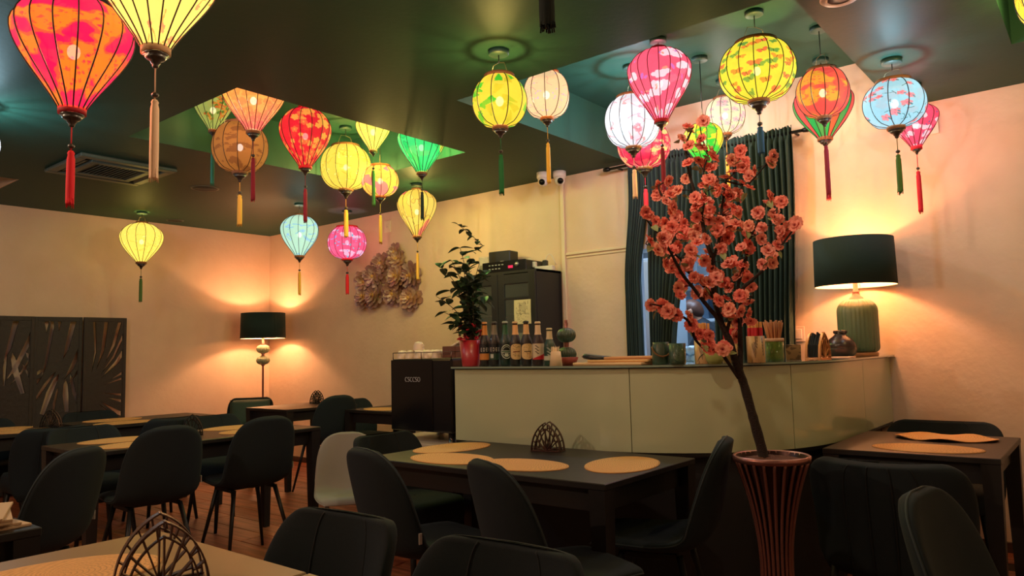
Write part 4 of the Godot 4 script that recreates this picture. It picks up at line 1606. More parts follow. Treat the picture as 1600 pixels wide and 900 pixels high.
	# sockets and switch
	for s in [["white wall socket near the ceiling above the flower wall art", Vector3(2.18, 2.545, 0.008)], ["wall socket near the ceiling behind the pink drop lantern", Vector3(7.215, 2.555, 0.008)]]:
		t = thing("wall_socket", s[0], "socket", s[1] - Vector3(0, 0, 0.008))
		st = nb()
		box(st, Vector3(0, 0, 0.005), Vector3(0.10, 0.125, 0.010), 0.003)
		obj("frame", st, mat("socket plastic", rgb(232, 214, 190), 0.5), t)
		st = nb()
		lathe(st, [Vector2(0.001, 0.0), Vector2(0.022, 0.0), Vector2(0.024, 0.004), Vector2(0.028, 0.004), Vector2(0.028, 0.0)], 24)
		obj("outlet", st, mat("socket plastic", rgb(232, 214, 190), 0.5), t, Vector3(0, 0, 0.009), Vector3(PI / 2, 0, 0))
		st = nb()
		for k in 2:
			lathe(st, [Vector2(0.0001, 0), Vector2(0.003, 0), Vector2(0.003, 0.002), Vector2(0.0001, 0.002)], 8, 0, 0, Vector3(-0.009 + 0.018 * k, 0, 0))
		obj("holes", st, mat("socket hole", rgb(50, 40, 34), 0.8), t, Vector3(0, 0, 0.0095), Vector3(PI / 2, 0, 0))
	t = thing("light_switch", "white square light switch on the wall behind the bar", "switch", Vector3(6.335, 1.285, 0))
	st = nb()
	box(st, Vector3(0, 0, 0.005), Vector3(0.105, 0.105, 0.010), 0.003)
	obj("frame", st, mat("switch frame", rgb(236, 208, 190), 0.4), t)
	st = nb()
	box(st, Vector3(0, 0, 0.012), Vector3(0.068, 0.068, 0.008), 0.003)
	obj("rocker", st, mat("switch rocker", rgb(240, 222, 210), 0.35), t)

	# curtain rod, curtains
	t = thing("curtain_rod", "black curtain rod with knob ends under the ceiling over the kitchen hatch", "curtain rod", Vector3(5.72, 2.655, 0.10))
	var iron := mat("black iron", rgb(20, 20, 20), 0.4, 0.5)
	st = nb()
	tube(st, [Vector3(-0.76, 0, 0), Vector3(0.76, 0, 0)], 0.011, 10)
	obj("rod", st, iron, t)
	for s in [-1, 1]:
		st = nb()
		lathe(st, [Vector2(0.001, 0), Vector2(0.015, 0.0), Vector2(0.019, 0.03), Vector2(0.014, 0.055), Vector2(0.001, 0.06)], 16)
		obj("finial", st, iron, t, Vector3(s * 0.76, 0, 0), Vector3(0, 0, -s * PI / 2))
		st = nb()
		box(st, Vector3(s * 0.70, 0, -0.05), Vector3(0.014, 0.014, 0.10), 0.002)
		obj("bracket", st, iron, t)
	var cloth := velvet("curtain cloth", rgb(42, 62, 58))
	var panels := [
		["narrow dark green curtain at the left edge of the kitchen hatch", 5.135, 5.292, 5.075, 5.195, 7, 0.75, 0.75],
		["dark green gathered curtain between the two gaps of the kitchen hatch", 5.296, 5.664, 5.276, 5.462, 9, 0.75, 1.45],
		["wide dark green pleated curtain behind the blossom tree", 5.668, 6.41, 5.80, 6.345, 17, 0.75, 1.45]]
	for p in panels:
		st = nb()
		var g := []
		var back := []
		var nu: int = p[5] * 8
		rng.seed = p[5]
		var jit := []
		for i in nu + 1:
			jit.append(rng.randf_range(-0.25, 0.25))
		for j in 41:
			var y := lerpf(0.75, 2.70, j / 40.0)
			var a := lerpf(p[1], p[3], smoothstep(0.0, 1.0, (2.45 - y) / p[6]))
			var b := lerpf(p[2], p[4], smoothstep(0.0, 1.0, (2.5 - y) / p[7]))
			var row := []
			var row2 := []
			for i in nu + 1:
				var u := float(i) / nu
				var ph: float = TAU * p[5] * u + 0.7 * sin(y * 2.0 + u * 9.0)
				var amp := 0.032
				if y > 2.63:
					amp = 0.015
					ph = TAU * p[5] * 1.6 * u
				var z: float = 0.105 + amp * sin(ph) + 0.006 * sin(ph * 2.3 + 1.0)
				if y > 2.62 and y < 2.68:
					z = 0.105 + 0.017 * signf(sin(ph)) * pow(absf(sin(ph)), 0.4)
				row.append(Vector3(lerpf(a, b, u), y + (0.008 * sin(ph * 1.3) if j == 40 else 0.0), z))
				row2.append(row[-1] - Vector3(0, 0, 0.003))
			g.append(row)
			back.append(row2)
		sheet(st, g)
		sheet(st, back, true)
		tag(obj("curtain", st, cloth), p[0], "curtain", "dark green curtains")

	# window frame of the hatch
	var wt := mat("hatch frame", rgb(214, 222, 232), 0.45)
	st = nb()
	for x in [5.043, 6.287]:
		box(st, Vector3(x, 1.515, -0.11), Vector3(0.026, 1.03, 0.226), 0.003)
	box(st, Vector3(5.665, 2.01, -0.11), Vector3(1.216, 0.04, 0.226), 0.003)
	box(st, Vector3(5.665, 1.02, -0.09), Vector3(1.216, 0.04, 0.27), 0.003)
	struct("window_1", st, wt)

	# wall art
	t = thing("wall_flowers", "cluster of metallic mauve and gold flower reliefs on the back wall", "wall art", Vector3(2.18, 1.98, 0))
	var am := mat("flower relief", Color.WHITE, 0.45, 0.15)
	am.vertex_color_use_as_albedo = true
	var fl := []
	rng.seed = 21
	for k in 3:
		st = nb()
		for layer in 4:
			var n: int = [9, 9, 8, 6][layer]
			for q in n:
				var a := TAU * (q + 0.5 * (layer % 2)) / n + rng.randf_range(-0.08, 0.08)
				var L: float = [0.155, 0.125, 0.09, 0.055][layer] * rng.randf_range(0.9, 1.1)
				var rise: float = [0.02, 0.045, 0.07, 0.085][layer]
				var gp := []
				for j in 6:
					var f := j / 5.0
					var row := []
					var w: float = [0.006, 0.019, 0.028, 0.034, 0.033, 0.02][j] * L / 0.13
					for i in 5:
						var u := -1.0 + 0.5 * i
						var z := rise * 0.6 + 0.05 * f * f * (1.0 if layer > 0 else 0.6) + u * u * 0.008 * f - 0.02 * f + 0.004 * sin(u * 4.0 + f * 9.0 + q)
						row.append(Vector3(u * w, L * f, z + 0.012 * layer).rotated(Vector3(0, 0, 1), a))
					gp.append(row)
				for j in 5:
					for i in 4:
						var idx := [[i, j], [i + 1, j], [i + 1, j + 1], [i, j + 1]]
						for e in [0, 2, 1, 0, 3, 2]:
							var qq = idx[e]
							var tone := rgb(206, 162, 108).lerp(rgb(160, 120, 120), clampf(qq[1] / 4.0 - 0.1 + 0.2 * (k - 1), 0, 1))
							if (q + layer + k) % 3 == 0:
								tone = tone.lerp(rgb(226, 206, 192), 0.5)
							st.set_color(tone.srgb_to_linear())
							st.set_uv(Vector2.ZERO)
							st.add_vertex(gp[qq[1]][qq[0]])
		st.set_color(rgb(206, 160, 84).srgb_to_linear())
		sphere(st, Vector3(0, 0, 0.075), 0.022, 1.0, 10, 6)
		fl.append(done(st, am))
	var where := [[2.355, 2.17, 0.9, 0.01], [2.10, 2.165, 0.8, 0.02], [2.02, 2.04, 1.0, 0.04], [1.85, 1.99, 0.95, 0.02], [1.84, 1.82, 0.95, 0.02], [2.03, 1.825, 1.0, 0.03], [2.395, 1.99, 0.95, 0.05], [2.31, 1.845, 1.0, 0.03], [2.565, 2.00, 1.05, 0.01], [2.55, 1.765, 0.95, 0.02], [2.32, 2.255, 0.8, 0.0]]
	for k in where.size():
		var w = where[k]
		var o := put("flower", fl[k % 3], t, Vector3(w[0] - 2.18, w[1] - 1.98, w[3]), Vector3(rng.randf_range(-0.3, 0.3), rng.randf_range(-0.1, 0.45), rng.randf() * TAU))
		o.scale = Vector3.ONE * w[2] * 0.92

	# carved folding screen against the left wall
	t = thing("folding_screen", "dark brown folding screen carved with palm leaves against the left wall", "screen", Vector3(0.09, 0, 2.36))
	var sw := mat("screen wood", rgb(46, 38, 37), 0.6)
	if sw.normal_texture == null:
		relief(sw, noise_tex(44, 0.03, 256, true, 3.0), 2.0, 0.4)
	for k in 4:
		var pw := 0.418
		var hh := 1.63
		var cs := CSGBox3D.new()
		cs.name = "panel"
		cs.size = Vector3(0.016, hh, pw)
		cs.material = sw
		t.add_child(cs, true)
		cs.position = Vector3(0.012 * (1 if k % 2 == 0 else -1), 0.02 + hh / 2, -0.42 + 0.42 * k)
		cs.rotation.y = 0.055 * (1 if k % 2 == 0 else -1)
		# leaf-shaped cuts that fan out from points on the panel: (x, y, first angle, last angle, number, inner radius)
		var fans: Array = [
			[[-0.17, 0.10, -1.2, 1.3, 17, 0.23]],
			[[-0.42, -0.30, 0.55, 1.25, 9, 0.86], [0.10, 0.42, 3.6, 5.2, 9, 0.22], [0.02, -0.1, 4.1, 5.0, 6, 0.20]],
			[[-0.42, -0.20, 0.5, 1.2, 8, 0.72], [0.02, 0.66, 4.0, 5.3, 6, 0.22]],
			[[-0.2, -0.1, 0.3, 1.3, 8, 0.5]]][k]
		var frame := PackedVector2Array([Vector2(-pw / 2 + 0.036, -hh / 2 + 0.05), Vector2(pw / 2 - 0.036, -hh / 2 + 0.05), Vector2(pw / 2 - 0.036, hh / 2 - 0.045), Vector2(-pw / 2 + 0.036, hh / 2 - 0.045)])
		for fan in fans:
			for s in int(fan[4]):
				var an: float = lerpf(fan[2], fan[3], s / (fan[4] - 1.0))
				var r0: float = fan[5] * (1.0 + 0.35 * sin(s * 1.9))
				var r1: float = 1.6 if fan[1] < 0.3 else r0 + 0.34 + 0.06 * cos(s * 2.1)
				var pts := PackedVector2Array()
				for q in [[r0, 0.0], [lerpf(r0, r1, 0.15), 0.75], [lerpf(r0, r1, 0.5), 1.0], [r1, 0.7], [r1, -0.7], [lerpf(r0, r1, 0.5), -1.0], [lerpf(r0, r1, 0.15), -0.75]]:
					var aa: float = an + q[1] * (0.021 + 0.008 * sin(s * 2.7)) / q[0] + 0.30 * (q[0] - r0)
					pts.append(Vector2(fan[0], fan[1]) + Vector2(cos(aa), sin(aa)) * q[0])
				for piece in Geometry2D.intersect_polygons(pts, frame):
					var area := 0.0
					for i in piece.size():
						area += piece[i].cross(piece[(i + 1) % piece.size()])
					if absf(area) < 0.0012:
						continue
					var hole := CSGPolygon3D.new()
					hole.name = "cut"
					hole.polygon = piece
					hole.depth = 0.06
					hole.operation = CSGShape3D.OPERATION_SUBTRACTION
					hole.material = sw
					hole.transform = Transform3D(Basis(Vector3(0, 0, -1), Vector3(0, 1, 0), Vector3(1, 0, 0)), Vector3(0.03, 0, 0))
					cs.add_child(hole, true)
		# raised frame
		var st2 := nb()
		for s in [-1, 1]:
			box(st2, Vector3(0, 0, s * (pw / 2 - 0.016)), Vector3(0.024, hh, 0.03), 0.002)
			box(st2, Vector3(0, s * (hh / 2 - 0.02), 0), Vector3(0.024, 0.04, pw - 0.06), 0.002)
		var fr := obj("panel_frame", st2, sw, t)
		fr.transform = cs.transform

# ---------------------------------------------------------------- things on the bar

func label_tex(kind: int) -> ImageTexture:
	var im := Image.create(128, 96, false, Image.FORMAT_RGB8)
	rng.seed = 300 + kind
	var cream := rgb(216, 184, 128)
	match kind:
		0, 1:      # dark label with pale script and a band below
			im.fill(rgb(18, 18, 22))
			for c in 4:
				for i in 7:
					for d in 7:
						var on: bool = [0x7C, 0x42, 0x42, 0x42, 0x42, 0x42, 0x7C][i] >> d & 1 == 1 if c == 1 else [0x7E, 0x40, 0x40, 0x7C, 0x40, 0x40, 0x7E][i] >> d & 1 == 1
						if on:
							im.fill_rect(Rect2i(20 + c * 22 + (7 - d) * 2, 24 + i * 3, 2, 3), rgb(226, 220, 210))
			im.fill_rect(Rect2i(0, 58, 128, 38), rgb(206, 130, 60) if kind == 0 else rgb(38, 66, 52))
			if kind == 1:
				im.fill_rect(Rect2i(22, 62, 26, 24), rgb(190, 196, 190))
		2:         # green bottle: a round badge
			im.fill(rgb(16, 30, 24))
			for y in 96:
				for x in 128:
					var r := Vector2(x - 64, (y - 48) * 1.05).length()
					if (r < 44 and r > 39) or (r < 32 and r > 29):
						im.set_pixel(x, y, rgb(206, 216, 200))
			im.fill_rect(Rect2i(18, 42, 92, 12), rgb(196, 206, 190))
			im.fill_rect(Rect2i(22, 45, 84, 6), rgb(20, 70, 40))
			im.fill_rect(Rect2i(50, 58, 28, 18), rgb(196, 206, 190))
		3, 4:      # tall oval cream label
			im.fill(rgb(26, 18, 16))
			for y in 96:
				for x in 128:
					if pow((x - 64) / 54.0, 2) + pow((y - 48) / 47.0, 4) < 1.0:
						im.set_pixel(x, y, cream)
			for k in 46:
				im.fill_rect(Rect2i(rng.randi_range(30, 90), rng.randi_range(10, 84), rng.randi_range(3, 9), 2), rgb(110, 84, 50))
			im.fill_rect(Rect2i(38, 46, 52, 5), rgb(120, 60, 40) if kind == 3 else rgb(60, 50, 40))
		5:         # cream label with a red foot and a dark mark
			im.fill(rgb(206, 190, 160))
			for y in 96:
				for x in 128:
					if y > 92 - x * 0.30:
						im.set_pixel(x, y, rgb(180, 24, 34))
			for k in 9:
				im.fill_rect(Rect2i(30 + (k % 3) * 8, 10 + 6 * k, 14, 4), rgb(50, 40, 40))
		_:         # pale mark on green over a grey band
			im.fill(rgb(24, 60, 48))
			im.fill_rect(Rect2i(0, 64, 128, 32), rgb(190, 190, 168))
			for k in 10:
				im.fill_rect(Rect2i(30 + (k * 7) % 26, 6 + 6 * k, 16, 3), rgb(214, 220, 206))
	return ImageTexture.create_from_image(im)

func bottle(i: int, label: String, at: Vector3, h: float, glass: Color, neck: Color, cap: Color) -> void:
	var t := thing("beer_bottle", label, "bottle", at, 0.0, "bottles in a row on the bar")
	var r := 0.0305
	var st := nb()
	lathe(st, [Vector2(0.001, 0.003), Vector2(r - 0.005, 0.0), Vector2(r, 0.006), Vector2(r, h * 0.52), Vector2(r * 0.93, h * 0.58), Vector2(r * 0.66, h * 0.67), Vector2(r * 0.5, h * 0.76), Vector2(r * 0.44, h * 0.95), Vector2(r * 0.50, h * 0.955), Vector2(r * 0.50, h * 0.98), Vector2(0.001, h * 0.98)], 28)
	var gm := mat("bottle glass %s" % glass.to_html(), glass, 0.08)
	gm.clearcoat_enabled = true
	obj("glass", st, gm, t)
	st = nb()
	lathe(st, [Vector2(r + 0.0006, h * 0.14), Vector2(r + 0.0006, h * 0.50)], 28)
	var lm := mat("bottle label %d" % i, Color.WHITE, 0.5)
	lm.albedo_texture = label_tex(i)
	lm.uv1_scale = Vector3(2, 1, 1)
	obj("label", st, lm, t, Vector3.ZERO, Vector3(0, -0.68 - PI / 2 + 0.0, 0))
	st = nb()
	lathe(st, [Vector2(r * 0.60 + 0.0008, h * 0.70), Vector2(r * 0.5 + 0.0008, h * 0.76), Vector2(r * 0.455 + 0.0008, h * 0.92)], 20)
	obj("neck_label", st, mat("neck %s" % neck.to_html(), neck, 0.4), t)
	st = nb()
	lathe(st, [Vector2(r * 0.52, h * 0.955), Vector2(r * 0.53, h * 0.985), Vector2(r * 0.40, h), Vector2(0.001, h)], 20, 20, 0.05)
	obj("cap", st, mat("cap %s" % cap.to_html(), cap, 0.4), t)

func holder_plate(st: SurfaceTool, w: float, h: float, z: float) -> void:   # a pointed arch, pierced like a fan
	var arch := func(s: float, k: float) -> Vector2:    # s -1..1 from foot to foot over the point, k scale
		var u := absf(s)
		var a := (1.0 - u) * 1.02
		return Vector2(signf(s) * (w / 2) * (cos(a * PI / 2 / 1.32) - cos(1.02 * PI / 2 / 1.32)) / (1.0 - cos(1.02 * PI / 2 / 1.32)) * k, h * sin(a * PI / 2 / 1.32) / sin(1.02 * PI / 2 / 1.32) * k)
	var thick := 0.0035
	var k := w / 0.135 * (1.35 if w > 0.17 else 1.1)
	var n := 26
	for ring in [[0.95, 0.0135], [0.75, 0.0085]]:
		var prev := Vector2.ZERO
		for i in n + 1:
			var s := -1.0 + 2.0 * i / n
			var p: Vector2 = arch.call(s, ring[0])
			if i > 0:
				var d := (p - prev).normalized() * 0.003
				bar(st, Vector3(prev.x - d.x, prev.y - d.y, z), Vector3(p.x + d.x, p.y + d.y, z), ring[1] * k, thick, Vector3.BACK)
			prev = p
	bar(st, Vector3(-w / 2, 0.005, z), Vector3(w / 2, 0.005, z), 0.011, thick, Vector3.BACK)
	for i in 7:
		var s := lerpf(-0.86, 0.86, i / 6.0)
		var p: Vector2 = arch.call(s, 0.76)
		bar(st, Vector3(0, 0.004, z), Vector3(p.x, p.y, z), 0.0105 * k, thick, Vector3.BACK)
	for i in 10:
		var s := lerpf(-0.9, 0.9, i / 9.0)
		var a: Vector2 = arch.call(s, 0.75)
		var b: Vector2 = arch.call(s, 0.95)
		bar(st, Vector3(a.x, a.y, z), Vector3(b.x, b.y, z), 0.0095 * k, thick, Vector3.BACK)

func napkin_holder(label: String, at: Vector3, turn: float, m: Material, w := 0.135, h := 0.135, gap := 0.05) -> Node3D:
	var t := thing("napkin_holder", label, "napkin holder", at, turn, "pierced napkin holders")
	for s in [-1, 1]:
		var st := nb(false)
		holder_plate(st, w, h, s * gap / 2)
		obj("plate", st, m, t)
	var st2 := nb(false)
	box(st2, Vector3(0, 0.002, 0), Vector3(w, 0.004, gap + 0.012), 0.001)
	obj("base", st2, m, t)
	return t

func bar_things():
	var y := BAR
	# red pot with a leafy plant
	var t := thing("potted_plant", "leafy green plant with small red flowers in a red pot at the bar's left end", "plant", Vector3(5.115, y, 1.97))
	var st := nb()
	lathe(st, [Vector2(0.001, 0), Vector2(0.048, 0), Vector2(0.050, 0.004), Vector2(0.066, 0.150), Vector2(0.063, 0.150), Vector2(0.058, 0.125), Vector2(0.001, 0.125)], 36)
	var pot := mat("red pot", rgb(168, 16, 36), 0.3)
	pot.clearcoat_enabled = true
	obj("pot", st, pot, t)
	var stem_m := mat("plant stem", rgb(70, 60, 34), 0.8)
	var leaf_m := mat("plant leaf", rgb(44, 66, 40), 0.4)
	leaf_m.backlight_enabled = true
	leaf_m.backlight = Color(0.12, 0.12, 0.12)
	var leaves := [done(leaf_shape(0.078, 0.023, 0.09), leaf_m), done(leaf_shape(0.062, 0.021, 0.07), leaf_m), done(leaf_shape(0.092, 0.025, 0.10), leaf_m)]
	rng.seed = 41
	# stems: to the left and right (along the view), height, towards the room
	var right := Vector3(0.7757, 0, -0.6311)
	var near := Vector3(0.6299, 0, 0.7767)
	var tips := [[-0.02, 0.60, 0.0], [-0.10, 0.47, 0.05], [0.07, 0.50, 0.02], [-0.13, 0.30, 0.08], [0.05, 0.36, 0.08], [-0.05, 0.38, -0.06], [0.09, 0.30, -0.04], [-0.09, 0.20, 0.1], [0.02, 0.54, -0.03], [-0.06, 0.52, 0.03], [0.085, 0.42, 0.05], [0.0, 0.44, 0.07], [0.04, 0.26, 0.10], [-0.07, 0.14, 0.06]]
	st = nb()
	var n_leaf := 0
	for tp in tips:
		var tip: Vector3 = right * (tp[0] * 1.25 - 0.025) + Vector3.UP * (0.12 + tp[1] * 0.95) + near * tp[2]
		var foot := Vector3(rng.randf_range(-0.025, 0.025), 0.12, rng.randf_range(-0.025, 0.025))
		var line := bezier(foot, Vector3(foot.x, lerpf(0.12, tip.y, 0.6), foot.z), tip, 10)
		tube(st, line, [0.0035, 0.0033, 0.0031, 0.003, 0.0028, 0.0026, 0.0024, 0.0022, 0.002, 0.0018, 0.0015], 5)
		for k in range(3, 11):
			for side in 2:
				if rng.randf() < 0.12:
					continue
				var o := put("leaf", leaves[rng.randi() % 3], t, line[k])
				o.rotation = Vector3(rng.randf_range(-0.75, 0.45), rng.randf() * TAU, rng.randf_range(-0.4, 0.4))
				n_leaf += 1
	# the long arching branch at the top
	for q in [[[-0.03, 0.66], [0.02, 0.66], [0.085, 0.70]], [[0.085, 0.70], [0.02, 0.765], [-0.06, 0.83]]]:
		var line := bezier(right * q[0][0] + Vector3.UP * q[0][1], right * q[1][0] + Vector3.UP * (q[1][1]), right * q[2][0] + Vector3.UP * (q[2][1]), 9)
		tube(st, line, 0.0018, 5)
		for k in range(2, 10):
			if k % 2 == 0 or k > 6:
				for side in 2:
					var o := put("leaf", leaves[1], t, line[k])
					o.rotation = Vector3(rng.randf_range(-0.5, 0.5), rng.randf() * TAU, 0)
					o.scale = Vector3.ONE * rng.randf_range(0.5, 0.85)
	obj("stems", st, stem_m, t)
	var fm := mat("small red flower", rgb(176, 20, 44), 0.6)
	var f := nb()
	for p in 5:
		var a := TAU * p / 5
		sphere(f, Vector3(cos(a) * 0.006, 0, sin(a) * 0.006), 0.005, 0.6, 6, 4)
	var fl := done(f, fm)
	for k in 46:
		var a := rng.randf() * TAU
		var rr := rng.randf_range(0.03, 0.085)
		var o := put("flower", fl, t, Vector3(cos(a) * rr, 0.155 + rng.randf_range(-0.005, 0.06) + 0.03 * sin(a * 3.0), sin(a) * rr))
		o.rotation = Vector3(rng.randf_range(-1, 1), 0, rng.randf_range(-1, 1))
		o.scale = Vector3.ONE * rng.randf_range(0.8, 1.4)

	# seven bottles
	var brown := rgb(30, 14, 10)
	var green := rgb(16, 44, 30)
	bottle(0, "brown bottle with orange neck foil and an orange band, first from the red pot", Vector3(5.2120, y, 1.955), 0.252, brown, rgb(206, 130, 50), rgb(216, 150, 90))
	bottle(1, "dark bottle with a grey neck and green label, second from the red pot", Vector3(5.2885, y, 1.96), 0.252, brown, rgb(120, 110, 90), rgb(70, 70, 66))
	bottle(2, "green bottle with a round badge, third from the red pot", Vector3(5.3650, y, 1.955), 0.250, green, rgb(30, 84, 48), rgb(150, 160, 150))
	bottle(3, "brown bottle with a cream neck and a tall cream label, fourth from the red pot", Vector3(5.4415, y, 1.96), 0.245, brown, rgb(236, 180, 120), rgb(210, 170, 120))
	bottle(4, "brown bottle with a cream neck and a black cap, fifth from the red pot", Vector3(5.5180, y, 1.96), 0.245, brown, rgb(226, 180, 120), rgb(24, 22, 22))
	bottle(5, "brown bottle with a red and white neck and a red-footed label", Vector3(5.5945, y, 1.955), 0.238, rgb(44, 16, 14), rgb(226, 196, 160), rgb(220, 190, 150))
	bottle(6, "shorter green bottle at the right end of the bottle row", Vector3(5.6710, y, 1.955), 0.200, rgb(22, 60, 44), rgb(210, 190, 150), rgb(206, 190, 150))

	# toothpicks, red dish, fluted double-ball ornament
	t = thing("toothpick_cup", "small cream cup full of toothpicks right of the bottles", "cup", Vector3(5.735, y, 1.99))
	st = nb()
	lathe(st, [Vector2(0.001, 0), Vector2(0.034, 0), Vector2(0.026, 0.075), Vector2(0.024, 0.075), Vector2(0.030, 0.004), Vector2(0.001, 0.004)], 24)
	obj("cup", st, mat("cream cup", rgb(232, 200, 160), 0.5), t)
	st = nb()
	for k in 40:
		var a := rng.randf() * TAU
		var rr := rng.randf() * 0.018
		tube(st, [Vector3(cos(a) * rr, 0.04, sin(a) * rr), Vector3(cos(a) * rr * 1.5, rng.randf_range(0.092, 0.104), sin(a) * rr * 1.5)], [0.0014, 0.0009], 4)
	stuff(obj("toothpicks", st, mat("toothpick", rgb(240, 206, 160), 0.7), t))
	t = thing("red_dish", "small red clay dish behind the toothpick cup", "dish", Vector3(5.735, y, 1.87))
	st = nb()
	lathe(st, [Vector2(0.001, 0), Vector2(0.034, 0), Vector2(0.052, 0.042), Vector2(0.048, 0.042), Vector2(0.030, 0.006), Vector2(0.001, 0.006)], 28)
	obj("dish", st, mat("red clay", rgb(150, 62, 50), 0.5), t)
	t = thing("fluted_lamp_base", "fluted dark green double-ball lamp base with a copper top behind the bottles", "lamp base", Vector3(5.635, y, 1.745))
	st = nb()
	gourd(st, 0.016, 0.054, 0.082)
	gourd(st, 0.122, 0.054, 0.082)
	var dg := mat("dark green glass", rgb(40, 62, 44), 0.2)
	dg.clearcoat_enabled = true
	obj("fluted_balls", st, dg, t)
	st = nb()
	lathe(st, [Vector2(0.001, 0), Vector2(0.04, 0), Vector2(0.04, 0.008), Vector2(0.012, 0.018)], 24)
	lathe(st, [Vector2(0.012, 0.095), Vector2(0.014, 0.122)], 16)
	lathe(st, [Vector2(0.014, 0.200), Vector2(0.010, 0.206), Vector2(0.012, 0.225), Vector2(0.008, 0.240), Vector2(0.011, 0.248), Vector2(0.001, 0.25)], 16)
	obj("copper_fittings", st, copper(), t)

	# a stack of pale mats and a black pouch on it
	for k in 3:
		st = nb()
		var w := 0.43 - 0.08 * k
		box(st, Vector3(0, 0.007, 0), Vector3(w, 0.0135, 0.21), 0.004)
		var o := obj("folded_cloth", st, mat("folded cloth %d" % k, [rgb(226, 186, 140), rgb(222, 176, 116), rgb(206, 146, 96)][k], 0.8), self, Vector3(6.04 + 0.05 * k, y + 0.014 * k, 1.875 - 0.01 * k), Vector3(0, 0.1 * k - 0.1, 0))
		tag(o, ["lowest pale folded cloth of the stack on the bar", "middle pale folded cloth of the stack on the bar", "topmost tan folded cloth of the stack on the bar"][k], "cloth")
	st = nb()
	var spine := [Vector2(-0.085, 0.010), Vector2(-0.07, 0.016), Vector2(-0.03, 0.02), Vector2(0.02, 0.026), Vector2(0.06, 0.032), Vector2(0.08, 0.03)]
	pillow_shell(st, spine, [0.012, 0.032, 0.036, 0.036, 0.033, 0.014], 0.028, [0.0, 0.0, 0.0, 0.0, 0.0, 0.0], 0.5)
	tag(obj("glasses_pouch", st, mat("black leather", rgb(16, 16, 18), 0.35), self, Vector3(5.95, y + 0.014, 1.93), Vector3(0, -PI / 2 + 0.15, 0)), "black soft pouch lying on the pale cloths on the bar", "pouch")
	mats["black leather"].rim_enabled = true

	# jars
	var jg := mat("green jar glass", rgb(38, 66, 48), 0.08)
	jg.clearcoat_enabled = true
	t = thing("candle_jar", "round green glass jar with a rope handle on the bar", "jar", Vector3(6.315, y, 1.93))
	st = nb()
	lathe(st, [Vector2(0.001, 0), Vector2(0.040, 0), Vector2(0.044, 0.006), Vector2(0.044, 0.085), Vector2(0.038, 0.096), Vector2(0.038, 0.108), Vector2(0.035, 0.108), Vector2(0.035, 0.096), Vector2(0.040, 0.083), Vector2(0.040, 0.008), Vector2(0.001, 0.008)], 32)
	obj("jar", st, jg, t)
	st = nb()
	var rope := []
	for k in 13:
		var a := PI * k / 12
		rope.append(Vector3(-0.046 * cos(a), 0.085 - 0.045 * sin(a), 0.018 + 0.034 * sin(a)).rotated(Vector3.UP, 0.65))
	tube(st, rope, 0.004, 7)
	obj("rope_handle", st, mat("rope", rgb(120, 86, 52), 0.9), t)
	t = thing("tumbler", "green glass tumbler etched with a palm leaf on the bar", "glass", Vector3(6.408, y, 1.945))
	st = nb()
	lathe(st, [Vector2(0.001, 0), Vector2(0.034, 0), Vector2(0.038, 0.008), Vector2(0.040, 0.10), Vector2(0.0375, 0.10), Vector2(0.0355, 0.012), Vector2(0.001, 0.012)], 32)
	obj("glass", st, jg, t)
	st = nb()
	for k in 11:
		for s in [-1, 1]:
			var u := k / 10.0
			var h0 := 0.016 + 0.066 * u
			var reach := 0.022 * (1.0 - 0.6 * u)
			var line := []
			for q in 4:
				var e: float = s * reach * q / 3.0
				line.append(Vector3(0.0402 * sin(e / 0.04), h0 + 0.010 * q / 3.0, 0.0402 * cos(e / 0.04)).rotated(Vector3.UP, 0.7))
			tube(st, line, 0.0007, 3)
	stuff(obj("etched_leaf", st, mat("etched line", rgb(120, 150, 110), 0.6), t))
	t = thing("glass_bowl", "pale green glass bowl with little handles in front of the patterned holders", "bowl", Vector3(6.575, y, 1.905))
	st = nb()
	lathe(st, [Vector2(0.001, 0), Vector2(0.030, 0), Vector2(0.040, 0.02), Vector2(0.050, 0.076), Vector2(0.047, 0.076), Vector2(0.037, 0.022), Vector2(0.001, 0.006)], 32, 16, 0.03)
	obj("bowl", st, mat("pale green glass", rgb(150, 158, 92), 0.12), t)
	st = nb()
	for s in [-1, 1]:
		tube(st, bezier(Vector3(s * 0.044, 0.045, 0), Vector3(s * 0.064, 0.062, 0), Vector3(s * 0.049, 0.072, 0), 6), 0.003, 5)
	obj("handles", st, mats["pale green glass"], t)

	# patterned holders; red chopstick sleeves stand in three of them
	var leaf_tex := Image.create(128, 128, false, Image.FORMAT_RGB8)
	leaf_tex.fill(rgb(196, 160, 112))
	rng.seed = 88
	for k in 26:
		var x := rng.randf() * 128
		var yy := rng.randf() * 128
		var a := rng.randf() * TAU
		for q in 26:
			for s in [-1, 1]:
				var len_ := int(9 * (1.0 - q / 30.0))
				for e in len_:
					var px := int(x + cos(a) * q * 1.3 - sin(a) * s * e * 1.1 + cos(a) * e * 0.8)
					var py := int(yy + sin(a) * q * 1.3 + cos(a) * s * e * 1.1 + sin(a) * e * 0.8)
					if q % 3 != 0:
						leaf_tex.set_pixel(posmod(px, 128), posmod(py, 128), rgb(48, 34, 26))
	var pm := mat("leaf print", Color.WHITE, 0.4)
	pm.albedo_texture = ImageTexture.create_from_image(leaf_tex)
	pm.uv1_scale = Vector3(3, 1.2, 1)
	var red := mat("red sleeve", rgb(190, 24, 36), 0.6)
	var stick := mat("chopstick wood", rgb(226, 164, 92), 0.6)
	var holders := [["leaf-printed holder of red chopstick sleeves behind the green tumbler", Vector3(6.50, y, 1.86), 0.112], ["leaf-printed holder of red chopstick sleeves behind the pale green bowl", Vector3(6.60, y, 1.77), 0.112], ["taller leaf-printed holder of red chopstick sleeves right of the tree's fork", Vector3(6.705, y, 1.735), 0.125]]
